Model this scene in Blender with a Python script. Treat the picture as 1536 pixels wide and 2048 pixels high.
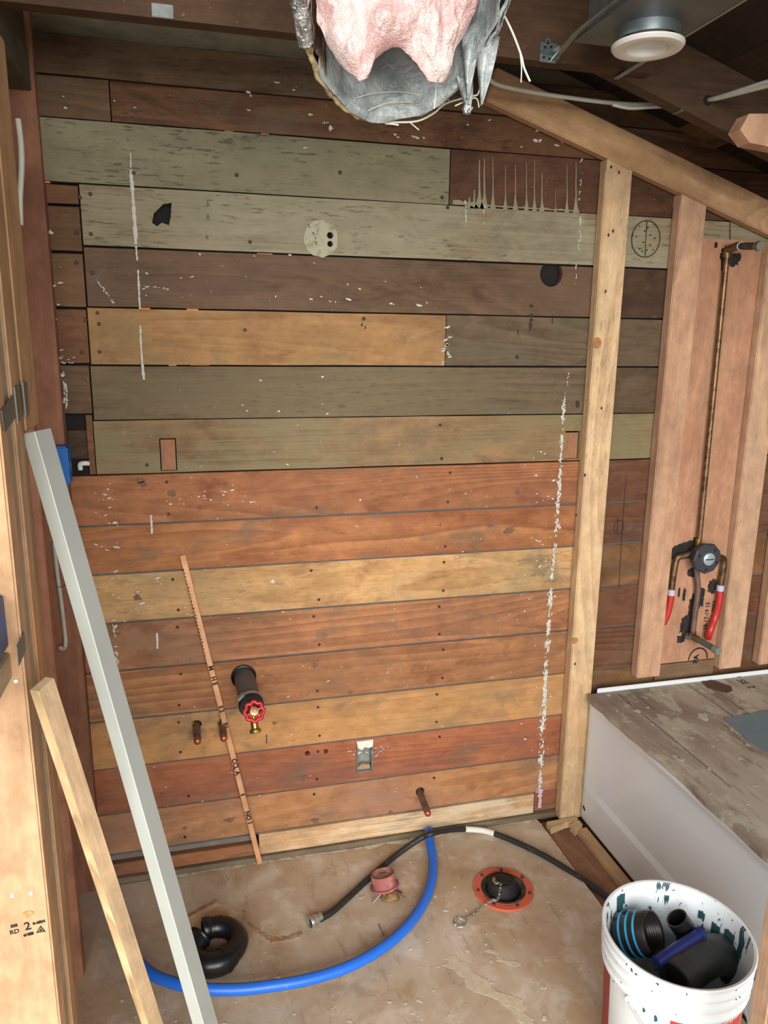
import bpy, bmesh, math, random
from mathutils import Vector, Matrix, noise
from mathutils.geometry import delaunay_2d_cdt

# ------------------------------------------------------------------ scene, camera, light
for o in list(bpy.data.objects):
    bpy.data.objects.remove(o)
scn = bpy.context.scene
COL = scn.collection
RND = random.Random(7)

F_PX = 1504.79
CAM_M = Matrix(((0.96871454, 0.04389174, -0.24426554),
                (-0.24789941, 0.21772315, -0.94400345),
                (0.01174831, 0.97502315, 0.22179232)))
CAM = Vector((0.0, -2.1, 1.60))
cd = bpy.data.cameras.new('camera')
cam = bpy.data.objects.new('camera', cd)
COL.objects.link(cam)
cam.matrix_world = Matrix.Translation(CAM) @ CAM_M.to_4x4()
cd.sensor_fit = 'VERTICAL'
cd.sensor_height = 24.0
cd.lens = F_PX / 2048 * 24.0
cd.clip_start = 0.02
scn.camera = cam

scn.view_settings.view_transform = 'Standard'
scn.view_settings.look = 'None'
scn.view_settings.gamma = 1.0
scn.view_settings.use_curve_mapping = False
scn.view_settings.exposure = -0.06

wd = bpy.data.worlds.new('overcast_sky')
scn.world = wd
wd.use_nodes = True
bg = wd.node_tree.nodes['Background']
bg.inputs[0].default_value = (0.92, 0.97, 1.0, 1)
bg.inputs[1].default_value = 1.1


def area_light(name, loc, target, sx, sy, power, color):
    l = bpy.data.lights.new(name, 'AREA')
    l.shape = 'RECTANGLE'
    l.size, l.size_y, l.energy, l.color = sx, sy, power, color
    o = bpy.data.objects.new(name, l)
    o.location = loc
    o.rotation_euler = (Vector(target) - Vector(loc)).to_track_quat('-Z', 'Y').to_euler()
    COL.objects.link(o)
    return o


# daylight entering through the wide open doorway behind the photographer
area_light('doorway_daylight', (-0.7, -6.4, 2.55), (0.35, 0.0, 0.4), 6.0, 3.4, 760, (1.0, 0.99, 0.955))

# ------------------------------------------------------------------ measuring helpers (photo point -> real plane)
def ray(u, v):
    return CAM_M @ Vector((u - 768, -(v - 1024), -F_PX))


def w(u, v, Y=0.0):
    d = ray(u, v)
    return CAM + d * ((Y - CAM.y) / d.y)


def g(u, v, z=0.0):
    d = ray(u, v)
    return CAM + d * ((z - CAM.z) / d.z)


def s(u, v, X):
    d = ray(u, v)
    return CAM + d * ((X - CAM.x) / d.x)


# ------------------------------------------------------------------ colours and node helpers
def lin(c):
    def f(x):
        x /= 255.0
        return x / 12.92 if x <= 0.04045 else ((x + 0.055) / 1.055) ** 2.4
    return (f(c[0]), f(c[1]), f(c[2]), 1.0)


class NT:
    def __init__(self, name):
        self.m = bpy.data.materials.new(name)
        self.m.use_nodes = True
        self.t = self.m.node_tree
        self.b = self.t.nodes['Principled BSDF']
        self.tc = self.t.nodes.new('ShaderNodeTexCoord').outputs['Object']

    def n(self, kind, **kw):
        nd = self.t.nodes.new(kind)
        for k, v in kw.items():
            setattr(nd, k, v)
        return nd

    def l(self, a, b):
        self.t.links.new(a, b)

    def val(self, sock, v):
        if hasattr(v, 'is_linked') or hasattr(v, 'links'):
            self.l(v, sock)
        else:
            sock.default_value = v

    def mapping(self, scale, loc=(0, 0, 0)):
        m = self.n('ShaderNodeMapping')
        m.inputs['Scale'].default_value = scale
        m.inputs['Location'].default_value = loc
        self.l(self.tc, m.inputs['Vector'])
        return m.outputs[0]

    def noise(self, vec, scale, detail=3, rough=0.55, dist=0.0):
        t = self.n('ShaderNodeTexNoise')
        self.l(vec, t.inputs['Vector'])
        t.inputs['Scale'].default_value = scale
        t.inputs['Detail'].default_value = detail
        t.inputs['Roughness'].default_value = rough
        t.inputs['Distortion'].default_value = dist
        return t.outputs['Fac']

    def math(self, op, a, b=0.0, clamp=False):
        t = self.n('ShaderNodeMath', operation=op)
        t.use_clamp = clamp
        self.val(t.inputs[0], a)
        self.val(t.inputs[1], b)
        return t.outputs[0]

    def ramp(self, v, lo, hi, a=0.0, b=1.0, smooth=True):
        t = self.n('ShaderNodeMapRange')
        t.interpolation_type = 'SMOOTHSTEP' if smooth else 'LINEAR'
        self.val(t.inputs['Value'], v)
        t.inputs['From Min'].default_value = lo
        t.inputs['From Max'].default_value = hi
        t.inputs['To Min'].default_value = a
        t.inputs['To Max'].default_value = b
        return t.outputs[0]

    def mix(self, f, a, b, blend='MIX'):
        t = self.n('ShaderNodeMix')
        t.data_type = 'RGBA'
        t.blend_type = blend
        self.val(t.inputs['Factor'], f)
        self.val(t.inputs['A'] if False else t.inputs[6], a)
        self.val(t.inputs[7], b)
        return t.outputs[2]

    def bump(self, h, strength=0.3, dist=0.002):
        t = self.n('ShaderNodeBump')
        t.inputs['Strength'].default_value = strength
        t.inputs['Distance'].default_value = dist
        self.l(h, t.inputs['Height'])
        self.l(t.outputs[0], self.b.inputs['Normal'])

    def done(self, col, rough=0.6, metal=0.0, spec=None):
        self.val(self.b.inputs['Base Color'], col)
        self.val(self.b.inputs['Roughness'], rough)
        self.b.inputs['Metallic'].default_value = metal
        if spec is not None:
            self.b.inputs['Specular IOR Level'].default_value = spec
        return self.m


MATS = {}


def wood(name, light, dark, axis='X', rings=9.0, contrast=0.75, fiber=0.5, knots=0.35, stain=None, stain_amt=0.5,
         stain_scale=5.0, paint=None, paint_amt=0.5, paint_scale=4.0, specks=0.0, dashes=0.0, rough=0.72, tone=0.16):
    """plain-sawn board: growth rings from warped stretched noise, knots, long fibres, stains, old paint, chips"""
    if name in MATS:
        return MATS[name]
    q = NT(name)
    r = random.Random(name)
    def wm_(c_):
        k = min(1, max(0, ((c_[0] - c_[1]) / max(1, c_[0] - c_[2]) - .42) / .2))
        if not name.startswith('board_'):
            return (c_[0], c_[1] * (1 + .025 * k), c_[2] * (1 - .09 * k))
        f_ = .91
        return (c_[0] * f_, c_[1] * (.965 + .052 * k) * f_, c_[2] * (.96 - .10 * k) * f_)
    light, dark = wm_(light), wm_(dark)
    loc = (r.uniform(-20, 20), r.uniform(-20, 20), r.uniform(-20, 20))
    def st(k):
        return {'X': (k, 1, 1), 'Y': (1, k, 1), 'Z': (1, 1, k)}[axis]
    p = q.mapping(st(0.10), loc)
    field = q.noise(p, 4.2, 1.5, 0.45, 0.25)
    # knots
    pv = q.mapping(st(0.42), loc)
    vo = q.n('ShaderNodeTexVoronoi')
    q.l(pv, vo.inputs['Vector'])
    vo.inputs['Scale'].default_value = 4.2
    sep = q.n('ShaderNodeSeparateColor')
    q.l(vo.outputs['Color'], sep.inputs[0])
    sel = q.math('LESS_THAN', sep.outputs[0], knots)
    kd = vo.outputs['Distance']
    halo = q.math('MULTIPLY', q.ramp(kd, 0.02, 0.38, 1, 0), sel)
    core = q.math('MULTIPLY', q.ramp(kd, 0.035, 0.085, 1, 0), sel)
    fld = q.math('ADD', q.math('MULTIPLY', field, rings * 2.2), q.math('MULTIPLY', halo, 3.2))
    fw = q.noise(q.mapping(st(0.05), loc), 26, 2, 0.6)
    fld = q.math('ADD', fld, q.math('MULTIPLY', fw, 0.75))
    saw = q.math('FRACT', fld)
    ring = q.ramp(saw, 0.0, 0.80, 1.0, 0.0, False)
    ring = q.math('MULTIPLY', ring, q.ramp(saw, 0.80, 1.0, 1.0, 0.0, False)) if False else ring
    ringe = q.ramp(saw, 0.82, 1.0, 0.0, 1.0, True)
    ring = q.math('MAXIMUM', q.math('POWER', ring, 1.0), ringe)        # 1 = early wood
    fib = q.noise(q.mapping(st(0.018), loc), 170, 3, 0.65)
    rm = q.ramp(q.noise(q.mapping(st(0.3), tuple(x + 5 for x in loc)), 3.0, 2, 0.5), 0.38, 0.66, 0.22, 1.0)
    ring = q.math('ADD', q.math('MULTIPLY', q.math('SUBTRACT', ring, 0.6), rm), 0.6)
    v = q.math('ADD', q.math('MULTIPLY', ring, contrast), q.math('MULTIPLY', fib, fiber))
    v = q.ramp(v, 0.12, contrast * 0.9 + fiber * 0.72, 0, 1, False)
    col = q.mix(v, lin(dark), lin(light))
    tn = q.noise(q.mapping(st(0.35), loc), 3.5, 3, 0.6)
    dn_ = q.noise(q.mapping(st(0.6), tuple(x - 6 for x in loc)), 24, 7, 0.72)
    bl = q.math('MULTIPLY', q.ramp(tn, 0.3, 0.7, 1 - tone, 1 + tone, False), q.ramp(dn_, 0.27, 0.73, 0.70, 1.26, False))
    hv = q.n('ShaderNodeHueSaturation')
    hv.inputs['Saturation'].default_value = 0.96 if name.startswith('board_') else 0.88
    q.l(bl, hv.inputs['Value'])
    q.l(col, hv.inputs['Color'])
    col = hv.outputs[0]
    col = q.mix(q.math('MULTIPLY', core, 0.75), col, lin((dark[0] * 0.5, dark[1] * 0.4, dark[2] * 0.35)))
    col = q.mix(q.math('MULTIPLY', halo, 0.22), col, lin(dark))
    if stain:
        sn = q.noise(q.mapping(st(0.45), loc), stain_scale, 5, 0.62, 0.4)
        col = q.mix(q.math('MULTIPLY', q.ramp(sn, 0.50, 0.66), stain_amt), col, lin(stain))
    if name.startswith('board_'):
        gn = q.noise(q.mapping(st(0.55), tuple(x + 17 for x in loc)), 7, 7, 0.7, 0.6)
        col = q.mix(q.math('MULTIPLY', q.ramp(gn, 0.52, 0.68), 0.6), col, lin((100, 86, 70)))
        col = q.mix(q.math('MULTIPLY', q.ramp(gn, 0.46, 0.32), 0.55), col, lin((dark[0] * .8, dark[1] * .7, dark[2] * .65)))
    if paint:
        pn = q.noise(q.mapping(st(0.4), tuple(x + 7 for x in loc)), paint_scale, 6, 0.66, 0.3)
        pk = q.math('ADD', pn, q.math('MULTIPLY', q.math('SUBTRACT', fib, 0.5), 0.35))
        col = q.mix(q.math('MULTIPLY', q.ramp(pk, 0.40, 0.54), paint_amt), col, lin(paint))
    if dashes:
        dn = q.noise(q.mapping(st(0.16), tuple(x - 3 for x in loc)), 150, 3, 0.6)
        dm = q.noise(q.mapping(st(0.5), tuple(x + 3 for x in loc)), 6, 3, 0.6)
        dd = q.math('MULTIPLY', q.ramp(dn, 0.57, 0.66), q.ramp(dm, 0.38, 0.56))
        col = q.mix(q.math('MULTIPLY', dd, dashes), col, lin((dark[0] * 0.45, dark[1] * 0.42, dark[2] * 0.4)))
    if specks:
        wn = q.noise(q.mapping((1, 1, 1), tuple(x + 11 for x in loc)), 75, 2, 0.5)
        wm = q.noise(q.mapping((1, 1, 1), tuple(x + 1 for x in loc)), 5, 2, 0.5)
        ww = q.math('MULTIPLY', q.ramp(wn, 0.70, 0.74), q.ramp(wm, 0.45, 0.6))
        col = q.mix(q.math('MULTIPLY', ww, specks), col, lin((176, 172, 160)))
    q.bump(q.math('ADD', q.math('MULTIPLY', v, 0.6), fib), 0.35, 0.0015)
    MATS[name] = q.done(col, rough, 0, 0.25)
    return MATS[name]


def plain(name, col, rough=0.5, metal=0.0, var=0.0, vscale=30, col2=None, lo=0.45, hi=0.62, bump=0.0, bscale=60, spec=None,
          col3=None, lo3=0.55, hi3=0.6, s3=18, stretch=None):
    if name in MATS:
        return MATS[name]
    q = NT(name)
    c = lin(col)
    mp = q.mapping(stretch or (1, 1, 1), (RND.uniform(-9, 9), RND.uniform(-9, 9), RND.uniform(-9, 9)))
    if col2:
        c = q.mix(q.ramp(q.noise(mp, vscale, 5, 0.62), lo, hi), c, lin(col2))
    elif var:
        hv = q.n('ShaderNodeHueSaturation')
        hv.inputs['Color'].default_value = c
        q.l(q.ramp(q.noise(mp, vscale, 4, 0.6), 0.3, 0.7, 1 - var, 1 + var, False), hv.inputs['Value'])
        c = hv.outputs[0]
    if col3:
        m3 = q.mapping((1, 1, 1), (RND.uniform(-9, 9), RND.uniform(-9, 9), 3))
        c = q.mix(q.ramp(q.noise(m3, s3, 5, 0.62), lo3, hi3), c, lin(col3))
    if bump:
        q.bump(q.noise(mp, bscale, 4, 0.6), bump, 0.003)
    MATS[name] = q.done(c, rough, metal, spec)
    return MATS[name]


# ------------------------------------------------------------------ mesh helpers
WORLD = {}


def base_of(p):
    return WORLD.get(p.name, Vector((0, 0, 0))) if p else Vector((0, 0, 0))


def tag(o, label=None, cat=None, group=None, kind=None):
    if label:
        o['label'] = label
    if cat:
        o['category'] = cat
    if group:
        o['group'] = group
    if kind:
        o['kind'] = kind
    return o


def empty(name, loc=(0, 0, 0), label=None, cat=None, group=None, kind=None, rot=None):
    o = bpy.data.objects.new(name, None)
    o.empty_display_size = 0.05
    o.location = loc
    if rot is not None:
        o.rotation_euler = rot
        WORLD[o.name] = 'local'
    else:
        WORLD[o.name] = Vector(loc)
    COL.objects.link(o)
    return tag(o, label, cat, group, kind)


class MB:
    def __init__(self):
        self.v, self.f, self.mi = [], [], []
        self.cur = 0

    def add(self, vs, fs):
        k = len(self.v)
        self.v += [Vector(p) for p in vs]
        self.f += [tuple(i + k for i in q) for q in fs]
        self.mi += [self.cur] * len(fs)
        return self

    def box(self, a, b, bev=0.0, M=None):
        (x0, y0, z0), (x1, y1, z1) = a, b
        if bev <= 0:
            vs = [(x0, y0, z0), (x1, y0, z0), (x1, y1, z0), (x0, y1, z0), (x0, y0, z1), (x1, y0, z1), (x1, y1, z1), (x0, y1, z1)]
            fs = [(0, 3, 2, 1), (4, 5, 6, 7), (0, 1, 5, 4), (1, 2, 6, 5), (2, 3, 7, 6), (3, 0, 4, 7)]
        else:
            bm = bmesh.new()
            bmesh.ops.create_cube(bm, size=1)
            for q in bm.verts:
                q.co = Vector(((x0 + x1) / 2 + q.co.x * (x1 - x0), (y0 + y1) / 2 + q.co.y * (y1 - y0), (z0 + z1) / 2 + q.co.z * (z1 - z0)))
            bmesh.ops.bevel(bm, geom=bm.edges[:], offset=bev, segments=2, affect='EDGES')
            bm.verts.index_update()
            vs = [q.co.copy() for q in bm.verts]
            fs = [tuple(q.index for q in f.verts) for f in bm.faces]
            bm.free()
        if M is not None:
            vs = [M @ Vector(p) for p in vs]
        return self.add(vs, fs)

    def tube(self, pts, r, seg=10, cap=True):
        pts = [Vector(p) for p in pts]
        n = len(pts)
        rs = r if isinstance(r, (list, tuple)) else [r] * n
        vs, fs = [], []
        up = None
        for i, p in enumerate(pts):
            t = (pts[min(i + 1, n - 1)] - pts[max(i - 1, 0)])
            t = t.normalized() if t.length > 1e-9 else Vector((0, 0, 1))
            if up is None:
                up = t.orthogonal().normalized()
            up = (up - t * up.dot(t))
            up = up.normalized() if up.length > 1e-6 else t.orthogonal().normalized()
            b = t.cross(up)
            for k in range(seg):
                a = 2 * math.pi * k / seg
                vs.append(p + (up * math.cos(a) + b * math.sin(a)) * rs[i])
        for i in range(n - 1):
            for k in range(seg):
                k2 = (k + 1) % seg
                fs.append((i * seg + k, i * seg + k2, (i + 1) * seg + k2, (i + 1) * seg + k))
        if cap:
            fs.append(tuple(range(seg - 1, -1, -1)))
            fs.append(tuple((n - 1) * seg + k for k in range(seg)))
        return self.add(vs, fs)

    def lathe(self, prof, M=None, seg=32, closed=False, arc=None):
        """prof: list of (r, z) turned about local z"""
        vs, fs = [], []
        n = len(prof)
        a0, a1 = arc or (0, 2 * math.pi)
        cnt = seg if not arc else seg + 1
        for k in range(cnt):
            a = a0 + (a1 - a0) * k / seg
            for (r, z) in prof:
                p = Vector((r * math.cos(a), r * math.sin(a), z))
                vs.append(M @ p if M is not None else p)
        rng = seg
        for k in range(rng):
            k2 = (k + 1) % cnt
            for i in range(n if closed else n - 1):
                j = (i + 1) % n
                fs.append((k * n + i, k2 * n + i, k2 * n + j, k * n + j))
        return self.add(vs, fs)

    def prism(self, outline, holes=(), a=0.0, b=0.01, M=None):
        """outline and holes as (x, y); extruded from local z = a to z = b"""
        pts = [Vector(p) for p in outline]
        edges = [(i, (i + 1) % len(pts)) for i in range(len(pts))]
        loops = [list(range(len(pts)))]
        for h in holes:
            k = len(pts)
            pts += [Vector(p) for p in h]
            edges += [(k + i, k + (i + 1) % len(h)) for i in range(len(h))]
            loops.append([k + i for i in range(len(h))])
        if holes or len(outline) > 4:
            v2, e2, f2, _, _, _ = delaunay_2d_cdt(pts, edges, [], 1, 1e-7)

            def inside(p, poly):
                c = False
                for i in range(len(poly)):
                    x1, y1 = poly[i][0], poly[i][1]
                    x2, y2 = poly[i - 1][0], poly[i - 1][1]
                    if (y1 > p[1]) != (y2 > p[1]) and p[0] < (x2 - x1) * (p[1] - y1) / (y2 - y1) + x1:
                        c = not c
                return c
            tris = []
            for t in f2:
                cx = sum((v2[i] for i in t), Vector((0, 0))) / len(t)
                if inside(cx, outline) and not any(inside(cx, h) for h in holes):
                    tris.append(tuple(t))
        else:
            v2, tris = pts, [tuple(range(len(pts)))]
        n = len(v2)
        vs = [Vector((p.x, p.y, b)) for p in v2] + [Vector((p.x, p.y, a)) for p in v2]
        fs = [t for t in tris] + [tuple(i + n for i in reversed(t)) for t in tris]
        cnt = {}
        for t in tris:
            for i in range(len(t)):
                cnt[(t[i], t[(i + 1) % len(t)])] = 1
        for (i, j) in list(cnt):
            if (j, i) not in cnt:
                fs.append((j, i, i + n, j + n))
        if M is not None:
            vs = [M @ p for p in vs]
        return self.add(vs, fs)

    def build(self, name, mat, parent=None, smooth=False, origin=None, **tags):
        me = bpy.data.meshes.new(name)
        local = parent is not None and WORLD.get(parent.name) == 'local'
        if origin is None:
            xs = [p.x for p in self.v]
            ys = [p.y for p in self.v]
            zs = [p.z for p in self.v]
            origin = Vector(((min(xs) + max(xs)) / 2, (min(ys) + max(ys)) / 2, min(zs)))
        origin = Vector(origin)
        me.from_pydata([p - origin for p in self.v], [], self.f)
        mats = mat if isinstance(mat, (list, tuple)) else [mat]
        for m in mats:
            me.materials.append(m)
        if len(mats) > 1:
            me.polygons.foreach_set('material_index', self.mi)
        if smooth:
            me.polygons.foreach_set('use_smooth', [True] * len(me.polygons))
        bm = bmesh.new()
        bm.from_mesh(me)
        bmesh.ops.recalc_face_normals(bm, faces=bm.faces[:])
        bm.to_mesh(me)
        bm.free()
        me.update()
        if smooth and smooth != 'all':
            me.set_sharp_from_angle(angle=math.radians(38))
        o = bpy.data.objects.new(name, me)
        COL.objects.link(o)
        if parent is not None:
            o.parent = parent
            pb = Vector((0, 0, 0)) if local else Vector(WORLD.get(parent.name, (0, 0, 0)))
            o.location = origin - pb
            if local:
                WORLD[o.name] = origin.copy()   # children of a part inside a turned thing
            else:
                WORLD[o.name] = origin.copy()
        else:
            o.location = origin
            WORLD[o.name] = origin.copy()
        return tag(o, tags.get('label'), tags.get('cat'), tags.get('group'), tags.get('kind'))


# frames for flat pieces: local (x, y, z) -> world
def wallM(Y):
    """local x -> X, local y -> Z, local z -> -Y (towards the room)"""
    return Matrix(((1, 0, 0, 0), (0, 0, -1, Y), (0, 1, 0, 0), (0, 0, 0, 1)))


def axisM(p, d, up=None):
    """local z along d, origin p"""
    d = Vector(d).normalized()
    x = Vector(up).normalized() if up else d.orthogonal().normalized()
    x = (x - d * x.dot(d)).normalized()
    y = d.cross(x)
    return Matrix.Translation(Vector(p)) @ Matrix((x, y, d)).transposed().to_4x4()


def circle(cx, cy, r, n=24, ry=None, jit=0.0, rnd=RND):
    return [(cx + r * math.cos(2 * math.pi * k / n) * (1 + rnd.uniform(-jit, jit)),
             cy + (ry or r) * math.sin(2 * math.pi * k / n) * (1 + rnd.uniform(-jit, jit))) for k in range(n)]


def spline(pts, n=12):
    pts = [Vector(p) for p in pts]
    out = []
    for i in range(len(pts) - 1):
        p0 = pts[max(i - 1, 0)]
        p1, p2 = pts[i], pts[i + 1]
        p3 = pts[min(i + 2, len(pts) - 1)]
        for k in range(n):
            t = k / n
            out.append(0.5 * ((2 * p1) + (p2 - p0) * t + (2 * p0 - 5 * p1 + 4 * p2 - p3) * t * t + (3 * p1 - p0 - 3 * p2 + p3) * t ** 3))
    out.append(pts[-1])
    return out


def text_mb(body, size, M, depth=0.0003, mb=None, spacing=1.0, bold=0.0):
    cu = bpy.data.curves.new('lettering', 'FONT')
    cu.body = body
    cu.size = size
    cu.extrude = depth
    cu.offset = bold
    cu.align_x = 'CENTER'
    cu.align_y = 'CENTER'
    cu.space_character = spacing
    cu.resolution_u = 3
    o = bpy.data.objects.new('lettering', cu)
    COL.objects.link(o)
    bpy.context.view_layer.update()
    me = bpy.data.meshes.new_from_object(o.evaluated_get(bpy.context.evaluated_depsgraph_get()))
    mb = mb or MB()
    mb.add([M @ v.co for v in me.vertices], [tuple(p.vertices) for p in me.polygons])
    bpy.data.objects.remove(o)
    bpy.data.curves.remove(cu)
    bpy.data.meshes.remove(me)
    return mb


def blot(mb, cx, cy, r, M, n=9, asp=1.0, jit=0.35, h=0.0005, ang=0.0):
    """small irregular chip or patch lying on a surface"""
    o = []
    for k in range(n):
        a = 2 * math.pi * k / n
        rr = r * (1 + RND.uniform(-jit, jit))
        x, y = rr * asp * math.cos(a), rr * math.sin(a)
        o.append((cx + x * math.cos(ang) - y * math.sin(ang), cy + x * math.sin(ang) + y * math.cos(ang)))
    vs = [M @ Vector((p[0], p[1], h)) for p in o] + [M @ Vector((p[0], p[1], -0.0002)) for p in o]
    fs = [tuple(range(n))] + [(i, i + n, (i + 1) % n + n, (i + 1) % n) for i in range(n)]
    mb.add(vs, fs)


def streak(mb, pts, wd, M, h=0.0005, jit=0.35, step=0.006, gap=0.0):
    """an irregular painted or caulked line along 2d points"""
    P = spline([Vector((p[0], p[1], 0)) for p in pts], max(3, int(20)))
    run = []
    def flush():
        if len(run) > 1:
            k = len(run)
            vs, fs = [], []
            for (c, d, ww) in run:
                nn = Vector((-d.y, d.x, 0))
                for sg in (-1, 1):
                    q = c + nn * sg * ww
                    vs.append(M @ Vector((q.x, q.y, h)))
            for i in range(k - 1):
                fs.append((2 * i, 2 * i + 2, 2 * i + 3, 2 * i + 1))
            mb.add(vs, fs)
        run.clear()
    L = []
    for a, b in zip(P, P[1:]):
        n = max(1, int((b - a).length / step))
        for k in range(n):
            L.append((a + (b - a) * k / n, (b - a).normalized()))
    ww = wd
    for c, d in L:
        if gap and noise.noise(Vector((c.x * 40, c.y * 40, 3.3))) < gap - 0.5:
            flush()
            continue
        run.append((c + Vector((RND.uniform(-1, 1), RND.uniform(-1, 1), 0)) * wd * jit * 0.3, d, wd * (1 + RND.uniform(-jit, jit)) / 2))
    flush()


def scraped(mb, a, b, wd, M, dens=1.0, h=.0005):
    """remains of a scraped caulk line: many narrow flecks along it"""
    a, b = Vector((a[0], a[1])), Vector((b[0], b[1]))
    L = (b - a).length
    d = (b - a) / L
    nn = Vector((-d.y, d.x))
    ang = math.atan2(d.y, d.x)
    hh = h
    for k in range(int(L / .0042 * dens)):
        c = a.lerp(b, RND.random())
        if noise.noise(Vector((c.x * 30, c.y * 24, 1.7))) < -.18 and RND.random() < .8:
            continue
        c = c + nn * RND.gauss(0, wd * .26)
        hh += .000002
        blot(mb, c.x, c.y, RND.uniform(.0008, .0024) * (wd / .012) ** .5, M, 6, RND.uniform(1.2, 3.4), .45, h=hh, ang=ang + RND.gauss(0, .25))


# ------------------------------------------------------------------ common materials
M_BLACK = plain('tar_black', (22, 20, 18), 0.9, bump=0.3)
M_DARKGAP = plain('dark_felt', (26, 22, 20), 0.95)
M_GREYDUST = plain('grey_dust', (84, 80, 76), 0.95, var=0.2)
M_WHITECHIP = plain('white_caulk', (190, 186, 174), 0.8, var=0.12, vscale=120)
M_PALEGREEN = plain('pale_green_paint', (136, 128, 102), 0.8, var=0.15, vscale=60)
M_NAIL = plain('rusty_nail', (58, 46, 40), 0.6, 0.4, var=0.3, vscale=200)
M_NAILB = plain('bright_nail', (175, 178, 180), 0.35, 0.9)
M_INK = plain('stamp_ink', (28, 24, 22), 0.8)
M_PENCIL = plain('pencil_line', (48, 38, 34), 0.8)
M_GALV = plain('galvanised_steel', (170, 182, 186), 0.34, 0.85, var=0.18, vscale=22, bump=0.05)
M_GALVD = plain('dull_steel', (120, 124, 122), 0.5, 0.7, var=0.25, vscale=40)
M_COPPER = plain('aged_copper', (128, 98, 66), .42, .7, col2=(84, 68, 50), vscale=40)
M_COPPERB = plain('dull_brown_copper', (118, 90, 78), 0.6, 0.35, col2=(92, 78, 70), vscale=60)
M_COPPERTIP = plain('copper_end', (170, 100, 70), 0.4, 0.7)
M_BRASS = plain('brass', (178, 148, 78), 0.32, 0.9, var=0.1)
M_ABS = plain('black_abs', (22, 22, 24), 0.32, var=0.2, vscale=30, spec=0.5)
M_ABSG = plain('dusty_abs', (62, 62, 60), 0.6, col2=(84, 82, 78), vscale=25)
M_CABLE = plain('white_cable_sheath', (190, 188, 174), 0.5, var=0.08)
M_BLUE = plain('blue_pipe', (34, 104, 206), 0.38, col2=(96, 130, 178), vscale=45, lo=0.62, hi=0.70, stretch=(0.6, 0.6, 0.6))
M_BLUEBOX = plain('blue_plastic', (24, 102, 180), 0.45)
M_REDPEX = plain('red_tubing', (176, 44, 40), 0.4)
M_FIR = dict(light=(216, 170, 128), dark=(186, 134, 94))

# ------------------------------------------------------------------ back wall
wall = empty('wall_back', (0, 0, 0), kind='structure', label='bare wall of old horizontal boards in mixed colours', )
MB().box((-0.62, 0.030, -0.05), (2.12, 0.045, 2.75)).build('felt_backing', M_DARKGAP, wall)


def plank(x0, x1, z0, z1, mat, holes=(), y=None, th=0.019, gap=0.0016, name='plank', wav=0.0007, lap=None):
    y = RND.uniform(-0.0015, 0.0015) if y is None else y
    n = max(2, int((x1 - x0) / 0.14))
    lo = [(x0 + (x1 - x0) * k / n, z0 + gap + RND.uniform(-wav, wav)) for k in range(n + 1)]
    hi = [(x1 + (x0 - x1) * k / n, z1 - gap + RND.uniform(-wav, wav)) for k in range(n + 1)]
    mb = MB()
    mb.prism(lo + hi, holes, -th, 0.0, wallM(y))
    o = mb.build(name, mat, wall)
    if lap:
        l2 = MB().box((x0, y + 0.0025, z0 - 0.006), (x1, y + 0.016, z0 + gap))
        l2.build('shiplap_edge', lap, o)
    return o


ZS = [2.112, 1.9675, 1.8226, 1.6756, 1.531, 1.388, 1.243, 1.104, 0.966, 0.823, 0.680, 0.529, 0.378, 0.229, 0.094]
XR = 1.98
wd_ = lambda n, l, d, **k: wood('board_' + n, l, d, 'X', **k)

W_GG = wd_('grey_green_top', (116, 108, 80), (84, 76, 54), stain=(70, 58, 40), stain_amt=.5, contrast=.5)
W_BRP = wd_('brown_plate', (112, 84, 58), (80, 58, 40), contrast=.6, knots=.1, dashes=.4)
W_TOPR = wd_('red_brown_top', (122, 80, 56), (74, 46, 34), contrast=.8, specks=.2, dashes=.5)
W_R0 = wd_('pale_green_a', (136, 132, 106), (112, 108, 86), contrast=.4, knots=.1, stain=(112, 110, 90), stain_amt=.7, dashes=.6, paint=(148, 140, 104), paint_amt=.3)
W_R0R = wd_('drip_brown', (112, 70, 54), (72, 46, 36), contrast=.8, rings=14, stain=(58, 40, 32), stain_amt=.5, specks=.5)
W_R1 = wd_('pale_green_b', (158, 150, 122), (128, 120, 94), contrast=.55, knots=.25, stain=(124, 98, 62), stain_amt=.45, stain_scale=4, dashes=.5, paint=(152, 148, 122), paint_amt=.4)
W_R2 = wd_('grey_brown', (118, 88, 72), (82, 60, 50), contrast=.6, stain=(72, 62, 56), stain_amt=.7, specks=.2, paint=(110, 84, 70), paint_amt=.3)
W_R3 = wd_('tan', (178, 136, 86), (150, 108, 64), contrast=.45, knots=.2, stain=(128, 110, 76), stain_amt=.5, specks=.15)
W_R3R = wd_('dull_brown', (112, 92, 74), (84, 68, 54), contrast=.5, stain=(94, 90, 68), stain_amt=.6)
W_R4 = wd_('dark_olive', (122, 102, 76), (92, 78, 58), contrast=.45, stain=(142, 108, 78), stain_amt=.35, paint=(106, 94, 68), paint_amt=.6, dashes=.3, specks=.3)
W_R5 = wd_('olive', (150, 120, 82), (116, 98, 68), contrast=.4, knots=.1, paint=(120, 110, 80), paint_amt=.85, paint_scale=3, stain=(164, 124, 84), stain_amt=.5, specks=.2)
W_R6 = wd_('red_a', (170, 108, 78), (136, 78, 54), contrast=.7, rings=12, stain=(112, 72, 58), stain_amt=.5, specks=.5)
W_R7 = wd_('red_b', (184, 120, 82), (140, 78, 50), contrast=.75, rings=7, knots=.35, stain=(118, 68, 52), stain_amt=.5, specks=.4)
W_R8 = wd_('yellow', (206, 166, 110), (176, 132, 80), contrast=.5, knots=.3, stain=(148, 132, 96), stain_amt=.5, dashes=.3, specks=.3)
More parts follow.
